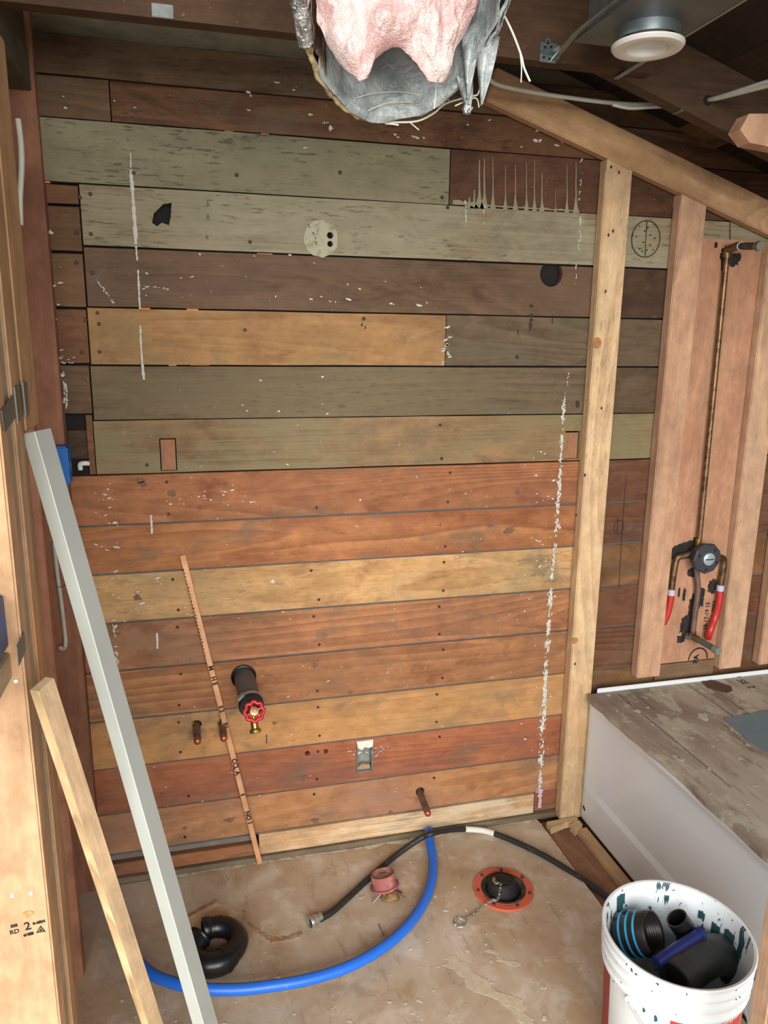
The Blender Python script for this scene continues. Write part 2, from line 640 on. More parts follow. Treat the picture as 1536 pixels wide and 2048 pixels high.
W_R9 = wd_('red_c', (174, 114, 86), (142, 88, 64), contrast=.5, stain=(118, 98, 80), stain_amt=.5, specks=.3)
W_R10 = wd_('red_d', (178, 120, 88), (142, 86, 62), contrast=.7, rings=12, stain=(116, 84, 66), stain_amt=.5, specks=.3)
W_R11 = wd_('gold', (196, 146, 94), (166, 114, 68), contrast=.5, knots=.3, stain=(140, 118, 84), stain_amt=.4)
W_R12 = wd_('brick_red', (170, 102, 76), (142, 74, 52), contrast=.5, stain=(112, 72, 60), stain_amt=.6, specks=.2)
W_R13 = wd_('rose', (188, 132, 98), (162, 100, 72), contrast=.4, stain=(138, 104, 88), stain_amt=.6, specks=.25)
W_BASE = wd_('base_pale', (214, 180, 134), (190, 146, 98), contrast=.4, knots=.05, paint=(222, 208, 180), paint_amt=.5, stain=(168, 118, 70), stain_amt=.4)
W_BASEL = wd_('base_red', (170, 108, 80), (140, 82, 60), contrast=.4, stain=(120, 86, 70), specks=.4)
W_PATCH = [wd_('patch_%d' % i, c, d, contrast=.4, knots=0, stain=(92, 72, 56), stain_amt=.5, specks=.35)
           for i, (c, d) in enumerate((((128, 84, 62), (104, 66, 48)), ((122, 84, 62), (98, 66, 48)), ((128, 92, 68), (104, 72, 54)),
                                       ((132, 86, 64), (104, 66, 48)), ((112, 82, 62), (88, 64, 50)), ((124, 80, 58), (94, 60, 44))))]

# rows above the pale boards
plank(-0.34, 1.98, 2.292, 2.44, W_GG, y=0.004)
plank(-0.34, 1.98, 2.204, 2.292, W_BRP, y=-0.006)
plank(-0.34, -0.155, ZS[0], 2.204, W_PATCH[4])
plank(-0.152, 1.98, ZS[0], 2.204, W_TOPR)
# row 0: pale green, then the drip-stained board
XJ = w(899, 350).x
plank(-0.316, XJ, ZS[1], ZS[0], W_R0)
plank(XJ + .003, XR, ZS[1], ZS[0], W_R0R)
# row 1: pale green with knot hole, the pair of wire holes
kh = w(325, 430)
knot_hole = [(kh.x + a * .0265, kh.z + b * .0265) for a, b in ((-1.0, -.75), (-.55, -1.05), (-.1, -.7), (.55, -.9), (.75, -.1), (.85, .75), (.9, 1.15), (.1, 1.0), (-.35, .55), (-.8, .1))]
h1, h2 = w(660, 471), w(660, 488)
plank(-0.238, XR, ZS[2], ZS[1], W_R1, [knot_hole, circle(h1.x, h1.z, .0088, 14), circle(h2.x, h2.z, .0078, 14)])
# row 2: big bored hole
bh = w(1103, 548)
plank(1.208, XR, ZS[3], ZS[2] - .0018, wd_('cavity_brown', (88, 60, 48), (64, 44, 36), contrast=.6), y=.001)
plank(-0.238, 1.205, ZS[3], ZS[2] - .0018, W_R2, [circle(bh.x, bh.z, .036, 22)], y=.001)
XK = w(890, 680).x
plank(-0.240, XK, ZS[4], ZS[3] - .0015, W_R3, y=-.002)
plank(XK + .003, XR, ZS[4], ZS[3] - .001, W_R3R)
plank(-0.243, 1.205, ZS[5], ZS[4] - .0018, W_R4)
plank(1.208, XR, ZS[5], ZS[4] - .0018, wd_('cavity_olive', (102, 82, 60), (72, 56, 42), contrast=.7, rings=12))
# row 5 with the let-in slots
sl0, sl1 = w(318, 877), w(355, 945)
tr0, tr1 = w(1131, 862), w(1156, 922)
def notch(x0, x1, z0, z1):
    return [(x0, z0), (x1, z0), (x1, z1), (x0, z1)]
plank(-0.246, XR, ZS[6], ZS[5], W_R5, [notch(sl0.x, sl1.x, ZS[6] + .006, sl0.z), notch(tr0.x, tr1.x, ZS[6] + .006, tr0.z)])
M_SLOT = wood('slot_block', (150, 94, 64), (120, 72, 48), 'Z', contrast=.4, knots=0)
MB().box((sl0.x + .003, .006, ZS[6] + .007), (sl1.x - .003, .020, sl0.z - .004)).build('slot_block', M_SLOT, wall)
MB().box((tr0.x + .003, .005, ZS[6] + .007), (tr1.x - .003, .020, tr0.z - .006)).build('slot_block', M_SLOT, wall)
# red rows
ob0, ob1 = w(713, 1484), w(745, 1541)
pb = w(487, 1352)
for i, (m, holes) in enumerate(((W_R6, []), (W_R7, []), (W_R8, []), (W_R9, []),
                                (W_R10, [circle(pb.x, pb.z, .037, 24)]),
                                (W_R11, [circle(w(393, 1449).x, w(393, 1449).z, .0150, 16), circle(w(444, 1446).x, w(444, 1446).z, .0150, 16)]),
                                (W_R12, [circle(w(615, 1507).x, w(615, 1507).z, .0085, 14), circle(w(652, 1503).x, w(652, 1503).z, .0075, 14),
                                         notch(ob0.x, ob1.x, ob1.z, ob0.z)]),
                                (W_R13, [circle(w(840, 1583).x, w(840, 1583).z, .0150, 16)]))):
    plank(-0.314, 1.205, ZS[7 + i], ZS[6 + i], m, holes, gap=.0028, lap=M_GREYDUST, wav=.0004)
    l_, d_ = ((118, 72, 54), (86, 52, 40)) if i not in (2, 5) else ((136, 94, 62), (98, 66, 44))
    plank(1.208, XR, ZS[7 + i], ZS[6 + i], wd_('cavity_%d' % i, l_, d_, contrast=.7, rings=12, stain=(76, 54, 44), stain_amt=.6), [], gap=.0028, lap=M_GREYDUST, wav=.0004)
XB = w(518, 1690).x
plank(XB, 1.085, 0.020, ZS[14], W_BASE, y=-.006)
plank(1.092, XR, 0.020, ZS[14], W_R12, y=.002)
plank(-0.314, XB - .012, 0.020, ZS[14] - .030, W_BASEL, y=-.003)
plank(-0.314, XB - .02, ZS[14] - .026, ZS[14] - .004, plain('grey_groove', (112, 104, 96), .9, var=.15), y=.006)
MB().box((-0.36, -0.014, -0.002), (XR, .02, .019)).build('sill_strip', wood('sill_dirt', (122, 104, 86), (94, 78, 62), 'X', contrast=.3, stain=(70, 58, 48)), wall)

# short patch boards at the left end
for i, (z1, z0, x1) in enumerate(((ZS[1] - .004, 1.918, -.2425), (1.914, 1.808, -.2425), (1.804, ZS[3] - .002, -.243), (ZS[3] - .006, 1.534, -.2445), (1.530, 1.405, -.2475))):
    plank(-0.3148, x1, z0, z1, W_PATCH[i], y=.004)
hb0, hb1 = w(130, 830), w(183, 940)
plank(-0.264, -0.249, ZS[6], 1.403, W_PATCH[3], y=.004)                      # lip right of the outlet opening
MB().box((-0.315, .022, 1.285), (-0.264, .034, 1.360)).build('old_block', wood('block_dark', (84, 58, 46), (62, 42, 34), 'X', contrast=.4, specks=.6), wall)

# --- marks on the boards: caulk lines, chips, drips, pencil, nails
WM = wallM(-0.0022)
mb = MB()
def wp(u, v):
    p = w(u, v)
    return (p.x, p.z)
streak(mb, [wp(259, 232), wp(262, 340)], .003, WM, gap=.5)
streak(mb, [wp(262, 340), wp(268, 420), wp(272, 490)], .0085, WM)
streak(mb, [wp(272, 492), wp(276, 540), wp(280, 620)], .004, WM, gap=.25)
streak(mb, [wp(281, 650), wp(282, 690), wp(285, 728)], .004, WM, gap=.3)
streak(mb, [wp(285, 728), wp(288, 760)], .006, WM)
streak(mb, [wp(302, 1030), wp(304, 1068)], .005, WM)
streak(mb, [wp(314, 1265), wp(315, 1298)], .005, WM)
scraped(mb, wp(228, 1250), wp(236, 1330), .009, WM, 1.6)
for a, b, ww_, gp in (((1163, 320), (1158, 400), .008, .45), ((1160, 430), (1155, 520), .010, .40), ((1152, 530), (1150, 570), .006, .5),
                      ((1137, 745), (1128, 800), .005, .45), ((1128, 800), (1118, 960), .011, .2), ((1118, 960), (1112, 1060), .016, .25),
                      ((1112, 1060), (1100, 1180), .012, .25), ((1101, 1180), (1094, 1290), .016, .08), ((1094, 1290), (1088, 1400), .014, .15),
                      ((1088, 1400), (1082, 1500), .017, .05), ((1082, 1500), (1078, 1590), .015, .12)):
    scraped(mb, wp(*a), wp(*b), ww_, WM, 4.2 * (1.1 - gp * 1.9))
scraped(mb, wp(930, 402), wp(931, 450), .006, WM, 2.0)
scraped(mb, wp(967, 410), wp(967, 455), .006, WM, 2.0)
scraped(mb, wp(192, 558), wp(228, 606), .005, WM, 1.8)
scraped(mb, wp(275, 570), wp(350, 580), .005, WM, 1.3)
scraped(mb, wp(128, 735), wp(133, 815), .010, WM, 2.6)
for u0, v0, u1, v1, n, r in ((120, 700, 150, 760, 14, .0025), (80, 480, 130, 700, 14, .0025), (200, 480, 700, 620, 14, .002), (880, 640, 900, 730, 14, .003),
                             (320, 980, 520, 1010, 20, .0022), (190, 960, 240, 1100, 22, .0022), (200, 1130, 330, 1250, 18, .0022),
                             (600, 560, 900, 620, 12, .0024), (600, 200, 1190, 300, 30, .0026), (100, 160, 600, 225, 10, .0022), (1060, 900, 1130, 1150, 34, .0022),
                             (690, 1490, 780, 1510, 22, .0018), (1040, 1180, 1110, 1500, 24, .002), (300, 1060, 1100, 1640, 60, .0016), (1070, 240, 1180, 300, 12, .004), (480, 740, 700, 930, 10, .002)):
    for k in range(n):
        p = wp(RND.uniform(u0, u1), RND.uniform(v0, v1))
        blot(mb, p[0], p[1], r * RND.uniform(.4, 1.3), wallM(-.004 if p[1] < 2.2 else -.0065), 7, RND.uniform(.7, 3.2), .5, ang=RND.uniform(-.4, .4))
for u, v, r in ((101, 465, .006), (660, 257, .006), (545, 1163, .006), (720, 1000, .003)):
    p = wp(u, v)
    blot(mb, p[0], p[1], r, WM, 8, 1, .5)
mb.build('caulk_and_chips', M_WHITECHIP, wall, kind='stuff')
mb = MB()
p = wp(1077, 1597)
streak(mb, [wp(1079, 1575), wp(1076, 1615)], .014, wallM(-.008), jit=.5)
mb.build('pink_caulk', plain('pinkish_caulk', (196, 166, 178), .8), wall)

# pale drips on the brown board, round painted spot
mb = MB()
for u, v0, wd0 in ((958, 320, .010), (968, 318, .009), (985, 315, .006), (938, 395, .012), (1010, 330, .005), (1030, 330, .006), (1052, 325, .005), (1068, 320, .005), (1083, 345, .006),
                   (1133, 330, .005), (1151, 325, .007), (948, 380, .010), (1110, 380, .003)):
    p0, p1 = wp(u, v0), wp(u, 416 + (u - 930) * .05)
    n = 8
    vs = []
    for k in range(n + 1):
        t = k / n
        ww_ = wd0 * (.16 + .22 * t + 2.0 * max(0, t - .70) ** 1.3 * 2.6)
        x = p0[0] + (p1[0] - p0[0]) * t + RND.uniform(-.0006, .0006)
        z = p0[1] + (p1[1] - p0[1]) * t
        vs += [WM @ Vector((x - ww_, z, .0004)), WM @ Vector((x + ww_, z, .0004))]
    mb.add(vs, [(2 * k, 2 * k + 1, 2 * k + 3, 2 * k + 2) for k in range(n)])
p0, p1 = wp(905, 405), wp(1158, 420)
vs = []
for k in range(41):
    t = k / 40
    x = p0[0] + (p1[0] - p0[0]) * t
    zb = ZS[1] + .002
    hgt = .003 + .010 * max(0, noise.noise(Vector((x * 45, 1, 0)))) + .022 * max(0, .35 - t)
    vs += [WM @ Vector((x, zb, .0003)), WM @ Vector((x, zb + hgt, .0003))]
mb.add(vs, [(2 * k, 2 * k + 2, 2 * k + 3, 2 * k + 1) for k in range(40)])
mb.build('pale_drips', M_PALEGREEN, wall, kind='stuff')

sp = wp(643, 478)
mb = MB()
mb.prism(circle(sp[0] - .002, sp[1], .047, 30, jit=.04), [circle(h1.x, h1.z, .0088, 14), circle(h2.x, h2.z, .0078, 14)], 0, .0007, wallM(-.0018))
mb.build('painted_spot', plain('white_spot', (164, 158, 134), .8, col2=(134, 124, 98), vscale=45, lo=.48, hi=.66), wall)
mb = MB()
for k in range(10):
    blot(mb, sp[0] - .02 + RND.uniform(-.018, .022), sp[1] + RND.uniform(-.036, .036), RND.uniform(.0010, .0022), wallM(-.0026), 6)
for (u, v) in ((1278, 452), (1295, 455), (1289, 462), (1264, 470), (1272, 473), (1286, 485), (1299, 490), (1309, 476), (1279, 498), (1293, 500), (1300, 470), (1284, 503), (1305, 500)):
    p = wp(u, v)
    blot(mb, p[0], p[1], .0028, WM, 6)
mb.build('nail_pricks', M_PENCIL, wall, kind='stuff')
mb = MB()
p = wp(1291, 478)
def ringline(cx, cz, r, ww_, rz=None):
    mb.prism(circle(cx, cz, r, 36, rz), [circle(cx, cz, r - ww_, 36, (rz or r) - ww_)], 0, .0005, WM)
ringline(p[0], p[1], .049, .0028, .053)
streak(mb, [wp(1293, 442), wp(1289, 514)], .0028, WM)
streak(mb, [wp(1459, 445), wp(1459, 480)], .003, WM)
p = wp(1237, 1054)
ringline(p[0], p[1], .018, .002, .024)
streak(mb, [wp(1235, 1035), wp(1234, 1068)], .003, WM)
streak(mb, [wp(1252, 950), wp(1245, 1040), wp(1237, 1180)], .0022, WM)
streak(mb, [wp(533, 1468), wp(533, 1486)], .0032, WM)
for u, v0, v1, ww_ in ((1036, 625, 720, .006), (1062, 610, 665, .008), (1068, 600, 640, .004), (1105, 630, 660, .003)):
    streak(mb, [wp(u, v0), wp(u - 2, v1)], ww_, WM, jit=.9, gap=.25)
for u, v, r in ((727, 638, .007), (723, 650, .005), (730, 655, .004), (1155, 806, .011)):
    p = wp(u, v)
    blot(mb, p[0], p[1], r, WM, 9, .6, .4)
mb.build('pencil_marks', M_PENCIL, wall, kind='stuff')
mb = MB()
streak(mb, [wp(415, 400), wp(416, 440), wp(414, 480)], .004, WM, gap=.35, jit=.9)
mb.build('blue_chalk_mark', plain('blue_chalk', (84, 96, 110), .9), wall)

mb = MB()
for r_ in range(6, 14):
    for u0 in (352, 630, 885):
        for t in (.18, .82):
            if RND.random() < .22:
                continue
            z = ZS[r_ + 1] + (ZS[r_] - ZS[r_ + 1]) * t
            x = w(u0, 1200).x + RND.uniform(-.012, .012)
            mb.lathe([(0, .0016), (.0035, .0016), (.0042, .0004), (.0042, -.0005)], wallM(-.0016) @ Matrix.Translation((x, z, 0)), 10)
for u, v in ((185, 546), (267, 346), (473, 350), (181, 388), (182, 468), (500, 484), (195, 626), (198, 648), (199, 704), (294, 930), (153, 525), (154, 465), (164, 704), (172, 640), (895, 415), (884, 395), (680, 345), (880, 850), (883, 917), (160, 395), (490, 660)):
    p = wp(u, v)
    mb.lathe([(0, .0016), (.0040, .0016), (.0048, .0004), (.0048, -.0005)], wallM(-.0022) @ Matrix.Translation((p[0], p[1], 0)), 10)
mb.build('nail_heads', M_NAIL, wall, kind='stuff')
mb = MB()
M_SMUDGE = plain('dark_smudge', (112, 80, 62), .9, var=.25, vscale=90)
for u, v, r, a in ((345, 985, .013, 1.3), (285, 967, .012, 1.2), (400, 1015, .010, .8), (280, 960, .01, 1.5), (550, 1445, .008, 1.4), (605, 1556, .013, 1.3), (630, 1640, .012, 1.6), (325, 1590, .01, 1.), (370, 1655, .009, 1.),
                   (460, 1640, .011, 2.), (780, 1625, .013, .9), (1035, 985, .01, 1.4), (700, 1385, .009, 1.3), (275, 1195, .011, 1.4), (630, 1330, .012, 1.), (880, 1050, .008, 1.), (1020, 1060, .014, 2.2), (980, 1050, .01, 1.5)):
    p = wp(u, v)
    blot(mb, p[0], p[1], r * .7, WM, 11, a, .45, h=.0002, ang=RND.uniform(-.5, .5))
mb.build('dark_smudges', M_SMUDGE, wall, kind='stuff')

# bright orange slivers showing in the open gaps
mb = MB()
for u, v, l, in ((458, 261, .02), (530, 265, .02), (90, 362, .02), (290, 616, .025), (385, 618, .03), (400, 728, .05), (345, 729, .02), (530, 507, .04)):
    p = w(u, v)
    mb.box((p.x - l / 2, .004, p.z - .0035), (p.x + l / 2, .02, p.z + .0005))
mb.build('orange_slivers', plain('bright_orange', (214, 132, 70), .7), wall, kind='stuff')

# ------------------------------------------------------------------ floor
floor = empty('floor', (0, 0, 0), kind='structure', label='stained plywood subfloor with gouges and dust')
q = NT('plywood_floor')
n1 = q.noise(q.mapping((1, 1, 1), (3, 1, 0)), 2.2, 5, 0.62, .4)
n2 = q.noise(q.mapping((1, 1, 1), (13, 1, 0)), 9, 6, 0.68, .3)
n3 = q.noise(q.mapping((1, .25, 1), (5, 9, 0)), 38, 4, .6)
n4 = q.noise(q.mapping((1, 1, 1), (1, 4, 0)), 130, 2, .5)
c = q.mix(q.ramp(n1, .38, .62), lin((176, 150, 120)), lin((190, 172, 150)))
c = q.mix(q.math('MULTIPLY', q.ramp(n2, .48, .68), .7), c, lin((210, 196, 180)))
c = q.mix(q.math('MULTIPLY', q.ramp(n2, .46, .30), .55), c, lin((148, 120, 92)))
c = q.mix(q.math('MULTIPLY', q.ramp(n3, .55, .75), .35), c, lin((120, 96, 76)))
c = q.mix(q.math('MULTIPLY', q.ramp(n4, .70, .75), .5), c, lin((206, 196, 182)))
q.bump(q.math('ADD', n3, n2), .3, .003)
M_FLOOR = q.done(c, .75, 0, .3)

XE = 1.10
mb = MB()
edge = [(-0.42, -0.018)]
pts = [(350, 1750), (430, 1737), (512, 1722), (600, 1708), (700, 1693), (800, 1679), (900, 1664), (1000, 1646), (1068, 1632)]
back = []
for (u, v) in pts:
    p = g(u, v)
    back.append((p.x, min(p.y, -0.016) + RND.uniform(-.003, .003)))
back = [(-.42, -.016), (-.30, -.018)] + [p for p in back if p[0] > -.25]
right = [(XE + RND.uniform(-.003, .003), -0.03 - k * .12) for k in range(21)]
outl = back + right + [(XE, -3.0), (-0.42, -3.0)]
outl = outl[::-1]
# sink-drain and closet-flange openings
fl = Vector(((g(945, 1780) + g(1068, 1780)) / 2))
mb.prism(outl, [circle(fl.x, fl.y, .060, 28)], -.019, 0)
ply = mb.build('plywood_sheet', M_FLOOR, floor)
# lower boards beside the tub
W_LOW = wood('low_floor', (148, 100, 76), (112, 72, 54), 'Y', contrast=.4, stain=(92, 66, 54), stain_amt=.5, specks=.2)
MB().box((1.103, -3.0, -.021), (1.199, -.02, -.012)).build('floor_plank', W_LOW, floor)
MB().box((1.201, -3.0, -.021), (1.238, -.10, .004)).build('floor_batten', wood('batten', (186, 150, 108), (150, 112, 76), 'Y', contrast=.4, stain=(120, 86, 60)), floor)
MB().box((-1.6, -4.6, -.06), (2.2, .04, -.022)).build('subfloor_deck', wood('deck', (110, 82, 64), (84, 60, 46), 'Y', contrast=.4), floor)

FM = Matrix.Identity(4)
mb = MB()
for k in range(170):
    u, v = RND.uniform(230, 1190), RND.uniform(1700, 2048)
    p = g(u, v)
    if p.x < XE - .02 and p.y < -.03 and (p.xy - fl.xy).length > .12:
        blot(mb, p.x, p.y, RND.choice((.0012, .0016, .002, .0025, .004)) * RND.uniform(.6, 1.2), FM, 7, RND.uniform(.8, 2), .5, h=.0012, ang=RND.uniform(0, 3))
mb.build('dust_and_crumbs', plain('plaster_crumb', (196, 184, 164), .9, var=.15), floor, kind='stuff')
# worn pale scrape, glue edge, plywood layers showing
mb = MB()
for pts_, r in (([(905, 1922), (930, 1945), (960, 1970), (990, 1988), (1020, 2005)], .022), ([(1025, 2015), (1050, 2035), (1075, 2060)], .013), ([(985, 1905), (1010, 1925), (1035, 1930)], .008)):
    P = [g(*a) for a in pts_]
    for i, p in enumerate(spline(P, 6)):
        blot(mb, p.x + RND.uniform(-.006, .006), p.y + RND.uniform(-.006, .006), r * RND.uniform(.4, .9), FM, 10, 1.8, .5, h=.0006 + .00002 * i, ang=-.75)
mb.build('pale_scrapes', plain('scraped_ply', (196, 178, 152), .9, var=.12, vscale=80), floor, kind='stuff')
mb = MB()
P = [(p[0], p[1] + .001) for p in back[2:]]
vs, fs = [], []
for i, p in enumerate(spline([Vector((a, b, 0)) for a, b in P], 6)):
    wdt = .004 + .030 * abs(noise.noise(Vector((p.x * 9, 0, 5))))
    vs += [Vector((p.x, p.y, .0009)), Vector((p.x, p.y - wdt, .0009))]
for i in range(len(vs) // 2 - 1):
    fs.append((2 * i, 2 * i + 1, 2 * i + 3, 2 * i + 2))
mb.add(vs, fs)
vs, fs = [], []
for k in range(60):
    y = -.04 - k * .02
    vs += [Vector((XE - .002, y, .0009)), Vector((XE - .002 - (.003 + .005 * abs(noise.noise(Vector((y * 20, 3, 1))))), y, .0009))]
for i in range(59):
    fs.append((2 * i, 2 * i + 1, 2 * i + 3, 2 * i + 2))
mb.add(vs, fs)
mb.build('pale_edge_fibres', plain('ply_edge', (212, 198, 172), .9, col2=(176, 152, 120), vscale=34), floor, kind='stuff')
# torn-out veneer patch: light remaining ply and dark lips
mb = MB()
mb.prism([(a.x, a.y) for a in (g(365, 1842), g(395, 1826), g(433, 1806), g(452, 1812), g(476, 1827), g(465, 1836), g(420, 1858), g(375, 1882))][::-1], [], .0004, .0011)
mb.build('torn_ply_patch', plain('raw_veneer', (226, 206, 170), .85, col2=(212, 188, 148), vscale=22), floor)
mb = MB()
for pts_, r in (([(487, 1820), (495, 1842), (515, 1862), (545, 1880)], .006), ([(545, 1880), (575, 1878), (600, 1868)], .008), ([(365, 1838), (395, 1822), (430, 1804)], .004)):
    P = spline([g(*a) for a in pts_], 8)
    for p in P:
        HH = globals().get('HH', .0004) + .00005
        blot(mb, p.x, p.y, r * RND.uniform(.5, 1.0), FM, 8, 1.4, .4, h=HH, ang=RND.uniform(-1, 1))
mb.build('veneer_tear', plain('torn_veneer', (150, 116, 84), .9, col2=(176, 146, 116), vscale=60), floor, kind='stuff')

# ------------------------------------------------------------------ left side framing
wl = empty('wall_left', (-0.42, 0, 0), kind='structure', label='open stud framing with old reddish boards behind')
W_OLD = wood('old_sheath', (104, 66, 50), (76, 46, 36), 'Y', contrast=.5, stain=(60, 42, 34))
for k in range(16):
    z0 = -.02 + k * .15
    MB().box((-.445, -1.0, z0 + .001), (-.4215, .02, z0 + .149)).build('sheathing_board', W_OLD, wl)
W_POST = wood('old_post', (160, 98, 72), (126, 74, 54), 'Z', contrast=.45, knots=.3, stain=(92, 58, 46), stain_amt=.5, specks=.15)
MB().box((-.42, -.030, 0), (-.3155, .018, 2.42), .002).build('corner_post', W_POST, wl)
MB().box((-.4205, -.350, 0), (-.3265, -.312, 2.155), .002).build('old_stud', wood('old_stud', (168, 106, 78), (132, 78, 58), 'Z', contrast=.45, knots=.2, stain=(92, 58, 46)), wl)
W_PLATE = wood('old_plate', (112, 104, 80), (84, 76, 58), 'Y', contrast=.4, knots=.1, stain=(78, 66, 50), stain_amt=.5)
MB().box((-.4205, -2.6, 2.157), (-.3235, -.031, 2.245), .002).build('top_plate', W_PLATE, wl)
MB().box((-.4205, -2.6, 2.247), (-.327, -.031, 2.42), .002).build('rim_board', wood('rim_board', (106, 96, 72), (80, 70, 52), 'Y', contrast=.4, stain=(70, 58, 44)), wl)

# new studs nailed together
PACK_LIGHT, PACK_DARK = (222, 178, 130), (196, 146, 98)
pk = empty('framing_stud', (-.295, -.9635, 0), 'nearest new fir stud at the left frame edge with black grade stamp on its face', 'stud', 'new studs nailed together at the left')
cols = (((200, 154, 116), (176, 126, 90)), ((170, 148, 124), (150, 126, 100)), ((184, 142, 104), (154, 112, 78)), ((176, 134, 94), (146, 106, 70)))
ys = (-.985, -.9415, -.898, -.8545, -.811)
labs = ('', 'greyish fir stud directly behind the stamped left stud', 'third fir stud in the group nailed together at the left edge', 'farthest fir stud in the left group, next to the old red stud')
for k in range(4):
    m = wood('pack_fir_%d' % k, cols[k][0], cols[k][1], 'Z', rings=6, contrast=.55, knots=.15, stain=(176, 120, 78), stain_amt=.45)
    o = MB().box((-.345, ys[k] + .0006, 0), ((-.250, -.2535, -.249, -.2525)[k], ys[k + 1] - .0006, 2.035 + .004 * k), .003).build('face_board' if k == 0 else 'framing_stud', m, pk if k == 0 else None)
    if k:
        tag(o, labs[k], 'stud', 'new studs nailed together at the left')
cs = MB().box((-.330, -.8095, 1.452), (-.2515, -.700, 2.045), .003).build('cripple_stud', wood('cripple', (192, 146, 100), (160, 114, 74), 'Z', contrast=.5, knots=.2), None)
tag(cs, 'short upper fir stud behind the top of the leaning trim board', 'stud')
# grade stamp on the front face
SM = Matrix(((1, 0, 0, 0), (0, 0, -1, -.9853), (0, 1, 0, 0), (0, 0, 0, 1)))
def stamp(u, v, body, size, mb, bold=0.0004, rot=-.10):
    p = w(u, v, -.985)
    text_mb(body, size, Matrix.Translation((p.x, -.9848, p.z)) @ Matrix(((1, 0, 0, 0), (0, 0, -1, 0), (0, 1, 0, 0), (0, 0, 0, 1))) @ Matrix.Rotation(-rot, 4, 'Z'), .0003, mb, bold=bold)
for u, v, body, size, bold in ((55, 1853, '2', .020, .0003), (78, 1845, 'S-GRN', .0062, .0004), (57, 1869, '6/4EE', .0065, .0004), (28, 1852, '335', .0068, .0004), (29, 1864, 'RD', .0105, .0002)):
    mb = MB()
    stamp(u, v, body, size, mb, bold)
    mb.build('stamp_lettering', M_INK, pk)
tp = [w(u, v, -.985) for u, v in ((72, 1866), (81, 1851), (91, 1863))]
tcn = sum(tp, Vector()) / 3
tin = [tcn * .34 + p * .66 for p in tp]
mb = MB().prism([(p.x, p.z) for p in tp], [[(p.x, p.z) for p in tin]], 0, .0004, wallM(-.9850))
mb.build('stamp_triangle', M_INK, pk)
tin = [tcn * .62 + p * .38 for p in tp]
MB().prism([(p.x, p.z) for p in tin], [], 0, .0004, wallM(-.9850)).build('stamp_emblem', M_INK, pk)
for u, v in ((25, 1791), (62, 1786), (32, 1362)):
    p = w(u, v, -.985)
    MB().lathe([(0, .0022), (.0030, .0018), (.0034, .0004), (.0034, -.001)], wallM(-.9850) @ Matrix.Translation((p.x, p.z, 0)), 12).build('nail_head', plain('white_nail', (214, 220, 220), .4, .3), pk)
p = w(56, 1828, -.985)
mb = MB().prism(circle(p.x, p.z, .0085, 16, .0062), [], 0, .0004, wallM(-.9850))
mb.build('knot', plain('knot_face', (168, 122, 78), .8, col2=(186, 146, 96), vscale=150), pk)

# nail plates
def plate(pts, mat, nm, par=pk, th=.0012, n=None):
    pts = [Vector(p) for p in pts]
    nn = (pts[1] - pts[0]).cross(pts[2] - pts[0]).normalized() if n is None else Vector(n)
    k = len(pts)
    mb = MB().add([p for p in pts] + [p + nn * th for p in pts], [tuple(range(k)), tuple(range(2 * k - 1, k - 1, -1))] + [(i, (i + 1) % k, (i + 1) % k + k, i + k) for i in range(k)])
    return mb.build(nm, mat, par)
X1 = -.2485
M_PLATE = plain('nail_plate_steel', (112, 112, 104), .5, .6, var=.2, vscale=30)
plate([s(32, 1293, X1), s(47, 1263, X1), s(50, 1302, X1), s(36, 1333, X1)], M_PLATE, 'nail_plate', n=(1, 0, 0))
plate([s(27, 774, X1), s(35, 769, X1), s(41, 838, X1), s(35, 847, X1)], M_PLATE, 'nail_plate', n=(1, 0, 0))
plate([s(43, 765, X1), s(53, 763, X1), s(57, 829, X1), s(51, 834, X1)], M_PLATE, 'nail_plate', n=(1, 0, 0))
for a, b in (((28, 774), (35.5, 847)), ((44.5, 764), (51.5, 833))):
    MB().tube([s(*a, X1 + .002), s(*b, X1 + .002)], .0011, 6).build('bright_plate_edge', plain('bright_edge', (196, 214, 218), .25, .7), pk)
plate([s(1, 822, X1), s(24, 789, X1), s(30, 834, X1), s(8, 865, X1)], M_PLATE, 'nail_plate', n=(1, 0, 0))

# block nailed between studs, with blue box in front of it
blk = MB().box((-.360, -1.24, 1.118), (-.2665, -.9858, 1.156), .002).build('blocking', wood('blocking', (186, 160, 126), (150, 122, 90), 'Y', contrast=.4, knots=0, stain=(196, 140, 92)), None)
tag(blk, 'short grey-brown wooden block fixed level against the left stud cluster', 'block')
p = w(0, 1210, -1.0) - Vector((.004, 0, 0))
bx = empty('switch_box', (p.x - .02, -1.02, 1.165), 'blue plastic switch box with white cable ends at the left frame edge', 'electrical box')
MB().box((p.x - .06, -1.06, 1.165), (p.x + .0065, -.9862, 1.245), .003).build('box_body', plain('dusty_blue_box', (92, 98, 128), .6, col2=(36, 104, 186), vscale=38, lo=.55, hi=.62), bx)
MB().tube(spline([(p.x - .01, -1.02, 1.243), (p.x + .004, -1.02, 1.262), (p.x + .002, -1.015, 1.285), (p.x - .02, -1.01, 1.296)]), .0038, 8).build('cable', M_CABLE, bx, smooth=True)
MB().tube(spline([(p.x + .003, -1.062, 1.190), (p.x + .004, -1.068, 1.174), (p.x - .002, -1.064, 1.164), (p.x - .015, -1.06, 1.1615)]), .0038, 8).build('cable', M_CABLE, bx, smooth=True)

